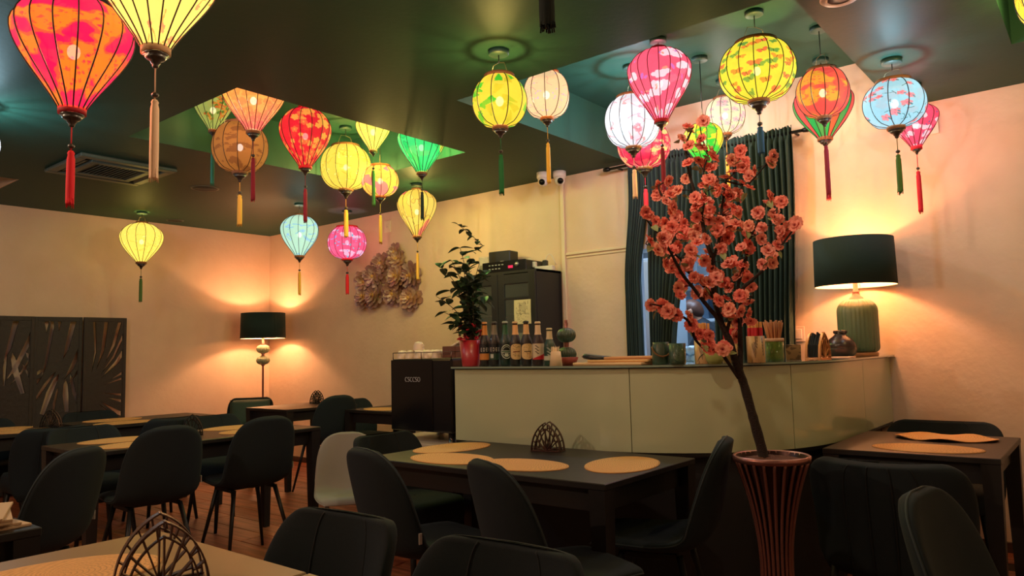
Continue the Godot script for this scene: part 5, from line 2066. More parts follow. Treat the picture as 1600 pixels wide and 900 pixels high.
	for h in holders.size():
		t = thing("chopstick_holder", holders[h][0], "holder", holders[h][1], 0.0, "leaf-printed holders")
		var hh: float = holders[h][2]
		st = nb()
		lathe(st, [Vector2(0.001, 0), Vector2(0.040, 0), Vector2(0.041, 0.003), Vector2(0.041, hh), Vector2(0.038, hh), Vector2(0.038, 0.006), Vector2(0.001, 0.006)], 32)
		obj("holder", st, pm, t)
		for k in 7:
			var o := Vector3(-0.024 + 0.016 * (k % 4), 0, -0.012 + 0.024 * (k / 4))
			var s := thing("chopsticks", ["wooden chopsticks in a red sleeve, in the holder behind the green tumbler", "wooden chopsticks in a red sleeve, in the holder behind the pale green bowl", "wooden chopsticks in a red sleeve, in the taller holder near the straws"][h], "chopsticks", holders[h][1] + o + Vector3(0, 0.008, 0), rng.randf_range(-0.4, 0.4), ["chopsticks behind the tumbler", "chopsticks behind the bowl", "chopsticks near the straws"][h])
			st = nb()
			box(st, Vector3(0, 0.078, 0), Vector3(0.015, 0.156, 0.009), 0.001)
			obj("paper_sleeve", st, red, s)
			st = nb()
			for e in [-1, 1]:
				box(st, Vector3(e * 0.0032, 0.168, 0), Vector3(0.0055, 0.03 + 0.006 * ((k + e) % 2), 0.0055), 0.001)
			obj("sticks", st, stick, s)
	# straws in a green tumbler
	t = thing("straw_jar", "green glass jar filled with brown paper straws", "jar", Vector3(6.725, y, 1.545))
	st = nb()
	lathe(st, [Vector2(0.001, 0), Vector2(0.040, 0), Vector2(0.043, 0.006), Vector2(0.043, 0.100), Vector2(0.0405, 0.100), Vector2(0.0395, 0.012), Vector2(0.001, 0.012)], 32)
	var sg := mat("straw jar glass", Color(0.42, 0.52, 0.22, 0.55), 0.1)
	sg.transparency = BaseMaterial3D.TRANSPARENCY_ALPHA
	obj("jar", st, sg, t)
	st = nb()
	lathe(st, [Vector2(0.0415, 0.098), Vector2(0.046, 0.100), Vector2(0.046, 0.112), Vector2(0.0425, 0.114), Vector2(0.0395, 0.112), Vector2(0.0395, 0.099)], 28)
	obj("ribbon", st, mat("pale ribbon", rgb(216, 170, 140), 0.7), t)
	var straw := mat("paper straw", rgb(176, 112, 66), 0.7)
	rng.seed = 12
	for k in 34:
		var a := rng.randf() * TAU
		var rr := 0.034 * sqrt(rng.randf())
		st = nb()
		var dir := Vector3(cos(a) * rr * 1.1, 0, sin(a) * rr * 1.1)
		tube(st, [Vector3(cos(a) * rr * 0.7, 0.014, sin(a) * rr * 0.7), Vector3(cos(a) * rr * 0.9, 0.10, sin(a) * rr * 0.9), Vector3(cos(a) * rr, 0.195 + rng.randf_range(-0.006, 0.008), sin(a) * rr) + dir * 0.55], 0.0034, 7)
		var o := obj("paper_straw", st, straw, self, Vector3(6.725, y, 1.545))
		tag(o, "brown paper straw standing in the green glass jar", "straw", "straws in the green jar")
	# leaf-printed tealight box
	t = thing("tealight_box", "small square black and beige leaf-printed tealight holder below the light switch", "candle holder", Vector3(6.735, y, 1.31), 0.35)
	st = nb()
	box(st, Vector3(0, 0.041, 0), Vector3(0.072, 0.080, 0.072), 0.002)
	var tm := mat("tealight print", Color.WHITE, 0.35)
	tm.albedo_texture = pm.albedo_texture
	tm.albedo_color = Color(0.75, 0.72, 0.7)
	tm.uv1_triplanar = true
	tm.uv1_scale = Vector3.ONE * 8.0
	obj("box", st, tm, t)
	st = nb()
	box(st, Vector3(0, 0.001, 0), Vector3(0.076, 0.003, 0.076), 0.001)
	obj("tray", st, mats["steel"] if mats.has("steel") else mat("steel", rgb(190, 190, 192), 0.25, 0.9), t)
	# napkin holder with black napkins
	var gold := mat("copper gold", rgb(206, 142, 92), 0.3, 0.7)
	napkin_holder("copper pierced napkin holder with black napkins on the bar beside the brown pot", Vector3(6.75, y, 0.955), 1.38, gold, 0.125, 0.150, 0.075)
	st = nb()
	for k in 7:
		var x := -0.027 + 0.009 * k
		prism(st, PackedVector2Array([Vector2(-0.05, 0.005), Vector2(0.05, 0.005), Vector2(0.046, 0.07), Vector2(0.02 + 0.01 * sin(k * 2.0), 0.125 + 0.012 * sin(k * 3.1)), Vector2(-0.012, 0.132 - 0.01 * cos(k * 2.3)), Vector2(-0.046, 0.07)]), 0.007, Transform3D(Basis(Vector3.UP, 0.0), Vector3(0, 0.004, x)))
	tag(obj("black_napkins", st, mat("black napkin", rgb(16, 16, 20), 0.85), self, Vector3(6.75, y, 0.955), Vector3(0, 1.38, 0)), "bunch of black paper napkins in the copper holder", "napkins")
	# brown diffuser
	t = thing("clay_pot", "round dark brown glazed pot with a scalloped mouth beside the ribbed lamp", "pot", Vector3(6.745, y, 0.49))
	st = nb()
	lathe(st, [Vector2(0.001, 0), Vector2(0.060, 0), Vector2(0.080, 0.018), Vector2(0.088, 0.045), Vector2(0.0885, 0.050), Vector2(0.086, 0.0515), Vector2(0.0885, 0.053), Vector2(0.082, 0.080), Vector2(0.062, 0.108), Vector2(0.040, 0.124), Vector2(0.030, 0.134), Vector2(0.034, 0.148), Vector2(0.030, 0.147), Vector2(0.024, 0.134), Vector2(0.001, 0.130)], 44)
	var cp := mat("brown glaze", rgb(42, 23, 19), 0.25)
	cp.clearcoat_enabled = true
	cp.clearcoat = 0.4
	obj("pot", st, cp, t)
	st = nb()
	for k in 6:
		var a := TAU * k / 6
		sphere(st, Vector3(cos(a) * 0.031, 0.148, sin(a) * 0.031), 0.010, 1.1, 8, 6)
	obj("scalloped_lip", st, cp, t)
	# pale trays under these
	st = nb()
	box(st, Vector3(0, 0.002, 0), Vector3(0.12, 0.004, 0.22), 0.001)
	tag(obj("card_tray", st, mat("pink card", rgb(226, 180, 164), 0.6), self, Vector3(6.80, y, 0.70), Vector3(0, 0.1, 0)), "pale pink flat tray lying on the bar before the brown pot", "tray")

	# coffee machine on its side table
	t = thing("side_cabinet", "low dark service cabinet with a pale top under the coffee machine", "cabinet", Vector3(4.665, 0, 1.75))
	st = nb()
	box(st, Vector3(0, 0.33, 0), Vector3(0.69, 0.658, 0.56), 0.004)
	obj("body", st, mat("service cabinet", rgb(22, 22, 24), 0.55), t)
	st = nb()
	box(st, Vector3(0, 0.67, 0), Vector3(0.72, 0.022, 0.58), 0.003)
	obj("worktop", st, mat("pale worktop", rgb(196, 184, 166), 0.4), t)
	t = thing("coffee_machine", "black espresso machine with pale lettering and chrome feet left of the bar", "coffee machine", Vector3(4.70, 0.6815, 1.76), 0.02)
	st = nb()
	box(st, Vector3(0, 0.28, 0), Vector3(0.52, 0.44, 0.44), 0.012)
	obj("body", st, mat("machine black", rgb(14, 15, 20), 0.3), t)
	st = nb()
	box(st, Vector3(-0.075, 0.28, 0.222), Vector3(0.36, 0.43, 0.006), 0.003)
	obj("rear_panel", st, mat("machine panel", rgb(12, 13, 18), 0.22), t)
	var tx := TextMesh.new()
	var fnt := SystemFont.new()
	fnt.font_names = PackedStringArray(["Droid Sans"])
	tx.font = fnt
	tx.text = "CSCCSO"
	tx.font_size = 20
	tx.pixel_size = 0.0019
	tx.depth = 0.002
	tx.material = mat("logo grey", rgb(170, 172, 176), 0.4)
	put("lettering", tx, t, Vector3(-0.06, 0.375, 0.2262))
	for sx in [-1, 1]:
		for sz in [-1, 1]:
			st = nb()
			lathe(st, [Vector2(0.001, 0), Vector2(0.026, 0), Vector2(0.026, 0.010), Vector2(0.022, 0.012), Vector2(0.022, 0.058), Vector2(0.001, 0.06)], 20)
			obj("foot", st, mat("chrome", rgb(210, 200, 190), 0.12, 1.0), t, Vector3(sx * 0.21, 0, sz * 0.17))
	st = nb()
	for e in [[Vector3(-0.25, 0.54, 0.21), Vector3(0.25, 0.54, 0.21)], [Vector3(-0.25, 0.54, 0.21), Vector3(-0.25, 0.54, -0.21)], [Vector3(0.25, 0.54, 0.21), Vector3(0.25, 0.54, -0.21)]]:
		tube(st, e, 0.003, 6)
	for x in [-0.25, 0.0, 0.25]:
		tube(st, [Vector3(x, 0.498, 0.21), Vector3(x, 0.54, 0.21)], 0.003, 6)
	obj("cup_rail", st, mat("rail", rgb(120, 100, 90), 0.3, 0.8), t)
	st = nb()
	for q in [[0.262, 0.31], [0.262, 0.15]]:
		tube(st, bezier(Vector3(q[0], q[1], 0.10), Vector3(q[0] + 0.05, q[1] + 0.02, 0.14), Vector3(q[0] + 0.02, q[1] - 0.08, 0.19), 8), 0.008, 7)
	obj("steam_handles", st, mat("chrome", rgb(210, 200, 190), 0.12, 1.0), t)
	# cups stacked upside down on the machine, a box beside them
	var white := mat("cup white", rgb(236, 214, 186), 0.3)
	st = nb()
	lathe(st, [Vector2(0.036, 0), Vector2(0.033, 0.03), Vector2(0.022, 0.05), Vector2(0.001, 0.052)], 22)
	tube(st, bezier(Vector3(0.034, 0.014, 0), Vector3(0.062, 0.022, 0), Vector3(0.028, 0.042, 0), 6), 0.0035, 5)
	var cup := done(st, white)
	var cups := []
	for k in 9:
		cups.append(Vector3(4.48 + 0.078 * (k % 5) + 0.03 * (k / 5), 1.185, 1.92 - 0.09 * (k / 5)))
	cups.append(Vector3(4.60, 1.238, 1.89))
	for k in cups.size():
		var o := put("coffee_cup", cup, self, cups[k], Vector3(0, 0.7 * k, 0))
		if k == 9:
			tag(o, "white coffee cup standing on the other cups on the coffee machine", "cup")
		else:
			tag(o, "white upside-down coffee cup in the front row on the coffee machine" if k < 5 else "white upside-down coffee cup in the back row on the coffee machine", "cup", "front row of cups on the machine" if k < 5 else "back row of cups on the machine")
	st = nb()
	for p in 5:
		var a := rng.randf_range(-0.4, 0.4)
		box(st, Vector3(0.02 * p - 0.04, 0.02 + 0.012 * p, 0.0), Vector3(0.12, 0.012, 0.09), 0.004, Basis(Vector3(0, 0, 1), 0.45) * Basis(Vector3.UP, a))
	tag(obj("folded_napkins", st, mat("white napkin", rgb(236, 216, 190), 0.8), self, Vector3(4.80, 1.195, 1.78)), "loose white folded napkins on top of the coffee machine by the red pot", "napkins")
	st = nb()
	box(st, Vector3(0, 0.035, 0), Vector3(0.11, 0.07, 0.10), 0.003)
	tag(obj("brown_box", st, mat("brown box", rgb(120, 76, 54), 0.6), self, Vector3(4.90, 1.1855, 1.88)), "small brown box on the coffee machine beside the red pot", "box")

# ---------------------------------------------------------------- ceiling fittings

func ceiling_things():
	# cassette air conditioner
	var t := thing("air_conditioner", "square dark ceiling cassette air conditioner with a slatted grille", "air conditioner", Vector3(2.07, CEIL, 2.72))
	var m := mat("cassette panel", rgb(84, 92, 84), 0.42)
	var dk := mat("cassette dark", rgb(14, 16, 16), 0.6)
	var st := nb()
	for s in [-1, 1]:
		box(st, Vector3(s * 0.315, -0.014, 0), Vector3(0.07, 0.028, 0.70), 0.008)
		box(st, Vector3(0, -0.014, s * 0.315), Vector3(0.56, 0.028, 0.07), 0.008)
		box(st, Vector3(s * 0.205, -0.016, 0), Vector3(0.05, 0.030, 0.46), 0.004)
		box(st, Vector3(0, -0.016, s * 0.205), Vector3(0.36, 0.030, 0.05), 0.004)
	obj("panel", st, m, t)
	st = nb()
	box(st, Vector3(0, -0.003, 0), Vector3(0.58, 0.006, 0.58), 0.001)
	obj("duct_back", st, dk, t)
	for k in 12:
		st = nb()
		box(st, Vector3(0, -0.020, -0.165 + 0.03 * k), Vector3(0.36, 0.014, 0.005), 0.001, Basis(Vector3.RIGHT, -0.6))
		obj("slat", st, m, t)
	for k in 4:
		st = nb()
		box(st, Vector3.ZERO, Vector3(0.42, 0.006, 0.035), 0.002, Basis(Vector3.RIGHT, 0.35))
		var o := obj("flap", st, m, t)
		o.rotation.y = PI / 2 * k
		o.position = Vector3(0, -0.018, 0) + Vector3(0, 0, 0.255).rotated(Vector3.UP, PI / 2 * k)
	# round grilles
	for g in [["round flush ceiling speaker grille between the air conditioner and the aqua lantern", Vector3(1.935, CEIL, 1.885), 0.115], ["small round ceiling fitting near the left wall behind the yellow drop lantern", Vector3(0.28, CEIL, 1.33), 0.085]]:
		t = thing("ceiling_grille", g[0], "grille", g[1])
		st = nb()
		lathe(st, [Vector2(g[2] - 0.012, -0.006), Vector2(g[2], -0.006), Vector2(g[2] + 0.003, 0.0), Vector2(g[2] - 0.012, 0.0)], 36)
		obj("ring", st, mat("grille ring", rgb(88, 96, 88), 0.5), t)
		st = nb()
		lathe(st, [Vector2(0.001, -0.004), Vector2(g[2] - 0.011, -0.004), Vector2(g[2] - 0.011, 0.0)], 36)
		obj("mesh", st, mat("grille mesh", rgb(40, 46, 44), 0.7), t)
	t = thing("ceiling_downlight", "pale round ceiling fitting at the top edge right of the blue recess", "ceiling light", Vector3(7.20, CEIL, 1.86))
	st = nb()
	lathe(st, [Vector2(0.05, -0.008), Vector2(0.075, -0.010), Vector2(0.082, -0.004), Vector2(0.082, 0.0)], 36)
	obj("ring", st, mat("fitting ring", rgb(206, 170, 150), 0.4), t)
	st = nb()
	lathe(st, [Vector2(0.001, -0.004), Vector2(0.052, -0.006), Vector2(0.052, 0.0)], 30)
	obj("lens", st, mat("fitting lens", rgb(140, 120, 110), 0.3), t)
	# two dome cameras
	for c in [["white dome security camera on the ceiling, the left of the pair", Vector3(4.395, CEIL, 0.235), 0.35], ["white dome security camera on the ceiling, the right of the pair", Vector3(4.515, CEIL, 0.170), 0.75]]:
		t = thing("security_camera", c[0], "camera", c[1], c[2])
		var w := mat("camera white", rgb(226, 214, 208), 0.35)
		st = nb()
		lathe(st, [Vector2(0.001, -0.062), Vector2(0.046, -0.060), Vector2(0.052, -0.048), Vector2(0.055, -0.044), Vector2(0.055, 0.0), Vector2(0.001, 0.0)], 32)
		obj("housing", st, w, t)
		st = nb()
		sphere(st, Vector3(0, -0.075, 0.008), 0.044, 1.0, 24, 14)
		obj("ball", st, w, t)
		st = nb()
		lathe(st, [Vector2(0.001, 0.038), Vector2(0.023, 0.0385), Vector2(0.026, 0.042), Vector2(0.022, 0.047), Vector2(0.001, 0.049)], 24)
		obj("lens", st, mat("camera lens", rgb(10, 10, 12), 0.08), t, Vector3(0, -0.075, 0.008), Vector3(PI / 2 + 0.35, 0, 0))

# ---------------------------------------------------------------- things on the tables

func table_things():
	# woven oval place mats
	var straw := mat("woven straw", rgb(214, 160, 96), 0.8)
	var st := nb()
	var prof := []
	for i in 17:
		var f := 1.0 - i / 16.0
		prof.append(Vector2(maxf(0.225 * f, 0.001), 0.0045 if i % 2 else 0.0032))
	prof.push_front(Vector2(0.225, 0.0))
	prof.push_front(Vector2(0.001, 0.0))
	lathe(st, prof, 64, 0, 0.0, Vector3.ZERO, 0.66)
	relief(straw, noise_tex(51, 0.35, 256, true, 4.0), 9.0, 0.5)
	straw.uv1_triplanar = false
	straw.uv1_world_triplanar = false
	straw.uv1_scale = Vector3.ONE
	var im := Image.create(128, 128, false, Image.FORMAT_RGB8)
	rng.seed = 19
	for j in 128:
		for i in 128:
			var k := 0.86 + 0.14 * (1.0 if (j / 3 + i) % 3 else 0.0) - (0.16 if j % 6 == 0 else 0.0) + rng.randf_range(-0.05, 0.05)
			im.set_pixel(i, j, Color(minf(k, 1.0), minf(k, 1.0), minf(k, 1.0)))
	straw.albedo_texture = ImageTexture.create_from_image(im)
	straw.albedo_color = rgb(236, 178, 110)
	straw.normal_enabled = false
	var mesh := done(st, straw)
	var spots := [
		["straw mat at the right end of the table before the bar", 6.385, 2.44, PI / 2 + 0.25],
		["straw mat before the chair in the middle of the table before the bar", 6.02, 2.66, 0.0],
		["straw mat at the near left of the table before the bar, overlapping the one behind", 5.63, 2.68, -0.05],
		["straw mat at the far left of the table before the bar", 5.37, 2.40, PI / 2 - 0.1],
		["straw mat on the near side of the square right table", 7.32, 1.36, 0.0],
		["slightly buckled straw mat on the far side of the square right table", 7.33, 0.95, 0.0],
		["straw mat at the near left of the left row's middle table", 3.62, 3.18, PI / 2],
		["straw mat at the far left of the left row's middle table", 3.28, 3.14, PI / 2],
		["straw mat at the near right of the left row's middle table", 3.58, 2.42, PI / 2],
		["straw mat at the far right of the left row's middle table", 3.26, 2.36, PI / 2],
		["straw mat on the near side of the table right of the screen", 2.02, 2.56, PI / 2],
		["straw mat on the far side of the table right of the screen", 1.66, 2.50, PI / 2],
		["straw mat on the near side of the table at the left edge", 2.00, 3.22, PI / 2],
		["straw mat on the far side of the table at the left edge", 1.66, 3.30, PI / 2],
		["straw mat on the table behind the coffee machine, nearer the room", 3.02, 0.80, 0.0],
		["straw mat on the table behind the coffee machine, nearer the wall", 3.10, 0.49, 0.0],
		["large straw mat on the near table at the bottom left", 6.12, 4.48, PI / 2 - 0.2],
	]
	for s in spots:
		var o := put("place_mat", mesh, self, Vector3(s[1], TOP, s[2]), Vector3(0, s[3], 0))
		tag(o, s[0], "place mat", "oval straw place mats")
	# one mat is buckled
	var buck := nb()
	var g := []
	for j in 9:
		var row := []
		for i in 41:
			var a := TAU * i / 40
			var r := j / 8.0
			var x := 0.225 * r * cos(a)
			var z := -0.148 * r * sin(a)
			row.append(Vector3(x, 0.004 + 0.006 * r * (1.0 + sin(x * 28.0 + z * 9.0)) * (0.5 + 0.5 * r), z))
		g.append(row)
	sheet(buck, g)
	var low := []
	for row in g:
		var b := []
		for p in row:
			b.append(p - Vector3(0, 0.0035, 0))
		low.append(b)
	sheet(buck, low, true)
	for c in get_children():
		if c is MeshInstance3D and c.has_meta("label") and String(c.get_meta("label")).begins_with("slightly buckled"):
			c.mesh = done(buck, straw)
			c.position.y += 0.001
	# napkin holders
	var bronze := mat("dark bronze", rgb(84, 58, 52), 0.38, 0.55)
	var black := mat("black metal", rgb(26, 24, 24), 0.4, 0.5)
	napkin_holder("dark pierced napkin holder with two pointed plates on the table before the bar", Vector3(5.86, TOP, 2.25), 0.24, bronze, 0.155, 0.142, 0.055)
	napkin_holder("black napkin holder seen edge-on on the left row's middle table", Vector3(3.44, TOP, 2.76), 1.05, black, 0.13, 0.135, 0.055)
	napkin_holder("black napkin holder on the table at the left edge before the screen", Vector3(1.86, TOP, 3.02), 0.9, black)
	napkin_holder("black napkin holder on the bare corner table", Vector3(1.72, TOP, 0.56), 0.4, black)
	napkin_holder("large bronze napkin holder in the foreground at the bottom left", Vector3(6.40, TOP, 4.37), 1.22, bronze, 0.185, 0.155, 0.100)
	# menus on the table at the bottom left
	var pm := mat("menu paper", rgb(196, 160, 124), 0.7)
	for k in 5:
		st = nb()
		box(st, Vector3(0, 0.004, 0), Vector3(0.30, 0.0075, 0.21), 0.001)
		var o := obj("menu", st, pm, self, Vector3(5.33 - 0.01 * (k % 2), TOP + 0.0082 * k, 4.43 + 0.01 * (k % 3)), Vector3(0, 0.1 - 0.12 * k, 0))
		tag(o, ["lowest menu of the stack at the left edge", "second menu from the bottom of the stack at the left edge", "middle menu of the stack at the left edge", "menu just below the top one of the stack at the left edge", "topmost menu of the stack at the left edge"][k], "menu")

# ---------------------------------------------------------------- the kitchen behind the hatch

func kitchen():
	var wt := mat("kitchen wall", rgb(206, 214, 222), 0.6)
	var st := nb()
	box(st, Vector3(4.5, 1.4, -3.3), Vector3(5.4, 3.0, 0.1), 0.001)
	struct("wall_kitchen_back", st, wt)
	st = nb()
	box(st, Vector3(1.85, 1.4, -1.76), Vector3(0.1, 3.0, 3.0), 0.001)
	struct("wall_kitchen_left", st, wt)
	st = nb()
	box(st, Vector3(7.15, 1.4, -1.76), Vector3(0.1, 3.0, 3.0), 0.001)
	struct("wall_kitchen_right", st, wt)
	st = nb()
	box(st, Vector3(4.5, 2.75, -1.76), Vector3(5.4, 0.1, 3.0), 0.001)
	struct("ceiling_kitchen", st, wt)
	st = nb()
	box(st, Vector3(4.5, -0.05, -1.76), Vector3(5.4, 0.1, 3.0), 0.001)
	struct("floor_kitchen", st, mat("kitchen tile", rgb(120, 116, 110), 0.5))
	# tube light under the kitchen ceiling
	var t := thing("tube_light", "white kitchen tube light seen through the hatch's cool glow", "light", Vector3(5.0, 2.685, -1.1))
	st = nb()
	box(st, Vector3(0, 0, 0), Vector3(1.2, 0.025, 0.16), 0.004)
	var lm := mat("tube glow", rgb(220, 232, 255), 0.5)
	lm.emission_enabled = true
	lm.emission = Color(0.8, 0.9, 1.0)
	lm.emission_energy_multiplier = 1.2
	obj("diffuser", st, lm, t)
	var al := AreaLight3D.new()
	al.name = "tube_area_light"
	al.area_size = Vector2(1.2, 0.16)
	al.light_color = Color(0.72, 0.86, 1.0)
	al.light_energy = 4.5
	al.area_range = 8.0
	al.shadow_enabled = true
	t.add_child(al)
	al.position = Vector3(0, -0.02, 0)
	al.rotation.x = -PI / 2
	# white fridge behind the left gap
	t = thing("fridge", "pale kitchen fridge seen through the narrow gap beside the left curtain", "fridge", Vector3(4.62, 0, -0.88))
	st = nb()
	box(st, Vector3(0, 1.0, 0), Vector3(0.70, 1.998, 0.56), 0.008)
	obj("body", st, mat("fridge white", rgb(216, 226, 236), 0.35), t)
	for q in [[0.45, 0.86], [1.23, 0.66], [1.78, 0.40]]:
		st = nb()
		box(st, Vector3(0, q[0], 0.292), Vector3(0.69, q[1] - 0.012, 0.024), 0.006)
		obj("door", st, mat("fridge white", rgb(216, 226, 236), 0.35), t)
	# worktop just behind the hatch with a heap of pale bags
	t = thing("kitchen_worktop", "pale kitchen worktop just behind the hatch", "worktop", Vector3(5.66, 0, -0.52))
	st = nb()
	box(st, Vector3(0, 1.06, 0), Vector3(1.26, 0.04, 0.56), 0.004)
	obj("top", st, mat("worktop pale", rgb(206, 220, 206), 0.35), t)
	st = nb()
	for sx in [-1, 1]:
		for sz in [-1, 1]:
			box(st, Vector3(sx * 0.58, 0.52, sz * 0.24), Vector3(0.04, 1.04, 0.04), 0.003)
	obj("legs", st, mats["steel"] if mats.has("steel") else mat("steel", rgb(190, 190, 192), 0.25, 0.9), t)
	rng.seed = 33
	var bag := mat("pale plastic bag", rgb(196, 216, 236), 0.3)
	for k in 9:
		st = nb()
		var g := []
		for j in 9:
			var row := []
			for i in 17:
				var a := TAU * i / 16
				var b := -PI / 2 + PI * j / 8
				var r := 0.055 * (1.0 + 0.16 * sin(a * 3.0 + k) * cos(b) + 0.1 * sin(a * 5.0 + b * 4.0 + k * 2.0) * cos(b))
				row.append(Vector3(r * cos(b) * cos(a), r * 0.72 * sin(b), -r * cos(b) * sin(a)))
			g.append(row)
		sheet(st, g)
		var o := obj("plastic_bag", st, bag, self, Vector3(5.20 + 0.105 * (k % 5) + 0.05 * (k / 5), 1.118 + 0.068 * (k / 5), -0.42 - 0.05 * (k % 2)), Vector3(0, k, 0))
		tag(o, "pale blue-white knotted plastic bag heaped behind the hatch", "bag", "plastic bags heaped behind the hatch")
	# wire rack at the back
	t = thing("kitchen_rack", "white kitchen shelf rack behind the person in the kitchen", "rack", Vector3(4.45, 0, -2.75))
	st = nb()
	for x in [-0.75, -0.2, 0.35, 0.9]:
		for z in [-0.2, 0.2]:
			box(st, Vector3(x, 1.1, z), Vector3(0.035, 2.2, 0.035), 0.003)
	obj("posts", st, wt, t)
	for y in [0.5, 1.0, 1.5, 1.98]:
		st = nb()
		box(st, Vector3(0.075, y, 0), Vector3(1.72, 0.035, 0.46), 0.003)
		obj("shelf", st, wt, t)
	for k in 4:
		st = nb()
		box(st, Vector3(0, 0.13, 0), Vector3(0.30, 0.26, 0.30), 0.01)
		var o := obj("storage_bin", st, mat("bin blue grey", rgb(84, 104, 124), 0.5), self, Vector3(3.98 + 0.40 * k, 1.5185, -2.75))
		tag(o, "blue-grey storage bin on the kitchen rack", "bin", "bins on the kitchen rack")
	person()

func person():
	# bent over, back towards the hatch, only the hair, neck and dark shoulders show
	var hip := Vector3(0.10, 0.92, 0.0)
	var chest := Vector3(-0.02, 1.24, 0.02)
	var neck := Vector3(-0.13, 1.44, 0.02)
	var head := Vector3(-0.20, 1.555, 0.03)
	var bones := [
		[hip, chest, 0.135, 0.150], [chest, chest.lerp(neck, 0.7), 0.150, 0.09], [chest, neck, 0.075, 0.055], [neck, head, 0.055, 0.06],
		[chest + Vector3(-0.05, 0.10, 0.16), chest + Vector3(-0.05, 0.10, -0.16), 0.07, 0.07],
		[chest + Vector3(-0.05, 0.10, 0.18), Vector3(-0.20, 1.10, 0.24), 0.055, 0.042], [Vector3(-0.20, 1.10, 0.24), Vector3(-0.42, 1.02, 0.16), 0.042, 0.03],
		[chest + Vector3(-0.05, 0.10, -0.18), Vector3(-0.20, 1.10, -0.22), 0.055, 0.042], [Vector3(-0.20, 1.10, -0.22), Vector3(-0.42, 1.02, -0.12), 0.042, 0.03],
		[hip + Vector3(0, -0.02, 0.09), Vector3(0.04, 0.50, 0.10), 0.095, 0.062], [Vector3(0.04, 0.50, 0.10), Vector3(0.08, 0.08, 0.10), 0.06, 0.04], [Vector3(0.08, 0.05, 0.10), Vector3(-0.10, 0.035, 0.11), 0.042, 0.03],
		[hip + Vector3(0, -0.02, -0.09), Vector3(0.04, 0.50, -0.10), 0.095, 0.062], [Vector3(0.04, 0.50, -0.10), Vector3(0.08, 0.08, -0.10), 0.06, 0.04], [Vector3(0.08, 0.05, -0.10), Vector3(-0.10, 0.035, -0.11), 0.042, 0.03]]
	for s in [-1.0, 1.0]:
		for f in 5:
			var root := Vector3(-0.445, 1.015, 0.02 + s * 0.14 + (f - 2) * 0.016)
			bones.append([root, root + Vector3(-0.055 + 0.006 * absf(f - 2), -0.02, (f - 2) * 0.004) if f < 4 else root + Vector3(-0.03, 0.0, s * -0.03), 0.009, 0.007])
	var t := thing("person", "person in a dark top with brown hair bending down in the kitchen behind the hatch", "person", Vector3(5.02, 0, -1.62), 0.25)
	var skin := mat("skin", rgb(196, 140, 108), 0.6)
	var shirt := mat("dark shirt", rgb(20, 26, 34), 0.8)
	var hair := mat("brown hair", rgb(92, 54, 38), 0.5)
	var all := bones.duplicate()
	all.append([head, head + Vector3(-0.035, -0.03, 0), 0.088, 0.082])
	all.append([head + Vector3(-0.10, -0.025, 0), head + Vector3(-0.125, -0.045, 0), 0.016, 0.014])   # nose
	all.append([head + Vector3(-0.055, -0.10, 0), head + Vector3(-0.085, -0.105, 0), 0.03, 0.028])      # chin
	for s in [-1, 1]:
		all.append([head + Vector3(0.0, -0.02, s * 0.088), head + Vector3(0.012, 0.008, s * 0.092), 0.016, 0.014])   # ears
	obj("body", nets(all, 0.016, 0.025), skin, t)
	var cloth := []
	for i in [0, 1, 2, 4, 5, 7]:
		cloth.append([bones[i][0], bones[i][1], bones[i][2] + 0.012, bones[i][3] + (0.012 if i != 2 else 0.004)])
	obj("shirt", nets(cloth, 0.018, 0.04), shirt, t)
	var legs := []
	for i in [9, 10, 12, 13]:
		legs.append([bones[i][0], bones[i][1], bones[i][2] + 0.012, bones[i][3] + 0.014])
	obj("trousers", nets(legs, 0.02, 0.03), mat("dark trousers", rgb(26, 28, 34), 0.8), t)
	obj("hair", nets([[head + Vector3(0.012, 0.022, 0), head + Vector3(0.0, 0.03, 0), 0.096, 0.092], [head + Vector3(0.05, -0.03, 0), head + Vector3(0.06, -0.01, 0), 0.05, 0.06]], 0.010, 0.03), hair, t)

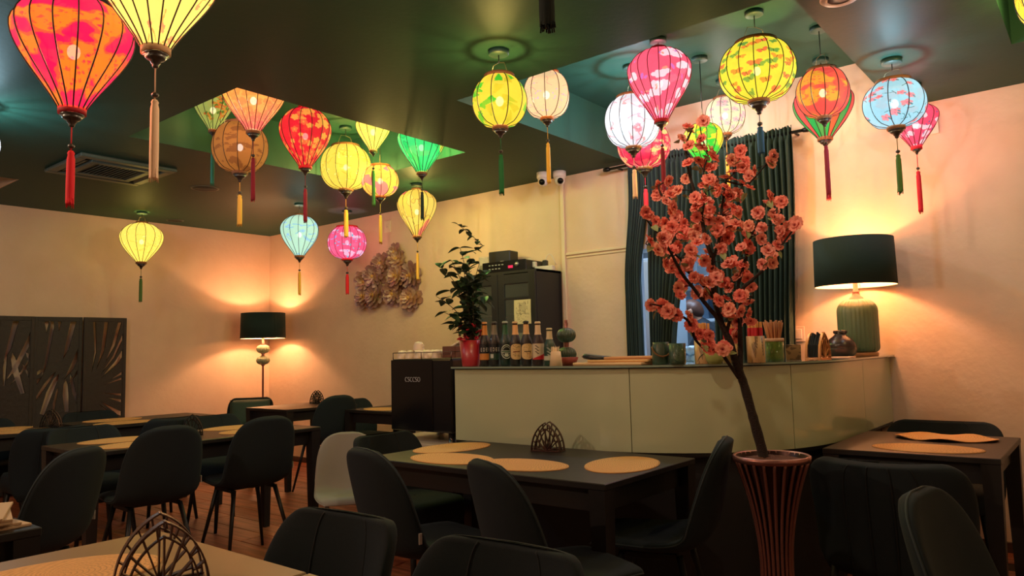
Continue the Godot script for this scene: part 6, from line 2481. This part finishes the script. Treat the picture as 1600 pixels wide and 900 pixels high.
func nets(bones: Array, cell: float, blend: float) -> SurfaceTool:   # one skin round tapered capsules, joined with a smooth minimum
	var lo := Vector3.INF
	var hi := -Vector3.INF
	for b in bones:
		for e in 2:
			var r: float = b[2 + e] + cell * 2.0 + blend * 0.5
			lo = lo.min(b[e] - Vector3.ONE * r)
			hi = hi.max(b[e] + Vector3.ONE * r)
	var n := Vector3i(((hi - lo) / cell).ceil()) + Vector3i.ONE
	var field := PackedFloat32Array()
	field.resize(n.x * n.y * n.z)
	field.fill(9.0)
	for b in bones:
		var rm: float = maxf(b[2], b[3]) + blend + cell * 2.0
		var a0: Vector3 = b[0].min(b[1]) - Vector3.ONE * rm
		var a1: Vector3 = b[0].max(b[1]) + Vector3.ONE * rm
		var i0 := Vector3i(((a0 - lo) / cell).floor()).clamp(Vector3i.ZERO, n - Vector3i.ONE)
		var i1 := Vector3i(((a1 - lo) / cell).ceil()).clamp(Vector3i.ZERO, n - Vector3i.ONE)
		var ax: Vector3 = b[1] - b[0]
		var l2 := maxf(ax.length_squared(), 1e-9)
		for k in range(i0.z, i1.z + 1):
			for j in range(i0.y, i1.y + 1):
				for i in range(i0.x, i1.x + 1):
					var p := lo + Vector3(i, j, k) * cell
					var h := clampf((p - b[0]).dot(ax) / l2, 0.0, 1.0)
					var d: float = (p - b[0] - ax * h).length() - lerpf(b[2], b[3], h)
					var id := (k * n.y + j) * n.x + i
					var o := field[id]
					var q := maxf(blend - absf(o - d), 0.0) / blend
					field[id] = minf(o, d) - q * q * blend * 0.25
	var st := nb()
	var vid := {}
	var corner := []
	for c in 8:
		corner.append(Vector3i(c & 1, c >> 1 & 1, c >> 2 & 1))
	for k in n.z - 1:
		for j in n.y - 1:
			for i in n.x - 1:
				var f := []
				var neg := 0
				for c in 8:
					var q: Vector3i = corner[c]
					var v := field[((k + q.z) * n.y + j + q.y) * n.x + i + q.x]
					f.append(v)
					if v < 0.0:
						neg += 1
				if neg == 0 or neg == 8:
					continue
				var sum := Vector3.ZERO
				var cnt := 0
				for a in 8:
					for bit in [1, 2, 4]:
						if a & bit == 0 and (f[a] < 0.0) != (f[a | bit] < 0.0):
							sum += Vector3(corner[a]).lerp(Vector3(corner[a | bit]), f[a] / (f[a] - f[a | bit]))
							cnt += 1
				vid[Vector3i(i, j, k)] = lo + (Vector3(i, j, k) + sum / cnt) * cell
	for key in vid:
		var p: Vector3i = key
		for ax in 3:
			var u := Vector3i.ZERO
			var v := Vector3i.ZERO
			var e := Vector3i.ZERO
			e[ax] = 1
			u[(ax + 1) % 3] = 1
			v[(ax + 2) % 3] = 1
			var a := field[(p.z * n.y + p.y) * n.x + p.x]
			var q := p + e
			if q.x >= n.x or q.y >= n.y or q.z >= n.z:
				continue
			var b := field[(q.z * n.y + q.y) * n.x + q.x]
			if (a < 0.0) == (b < 0.0):
				continue
			if not (vid.has(p - u) and vid.has(p - v) and vid.has(p - u - v)):
				continue
			if a < 0.0:
				quad(st, vid[p - u - v], vid[p - v], vid[p], vid[p - u])
			else:
				quad(st, vid[p - u - v], vid[p - u], vid[p], vid[p - v])
	return st
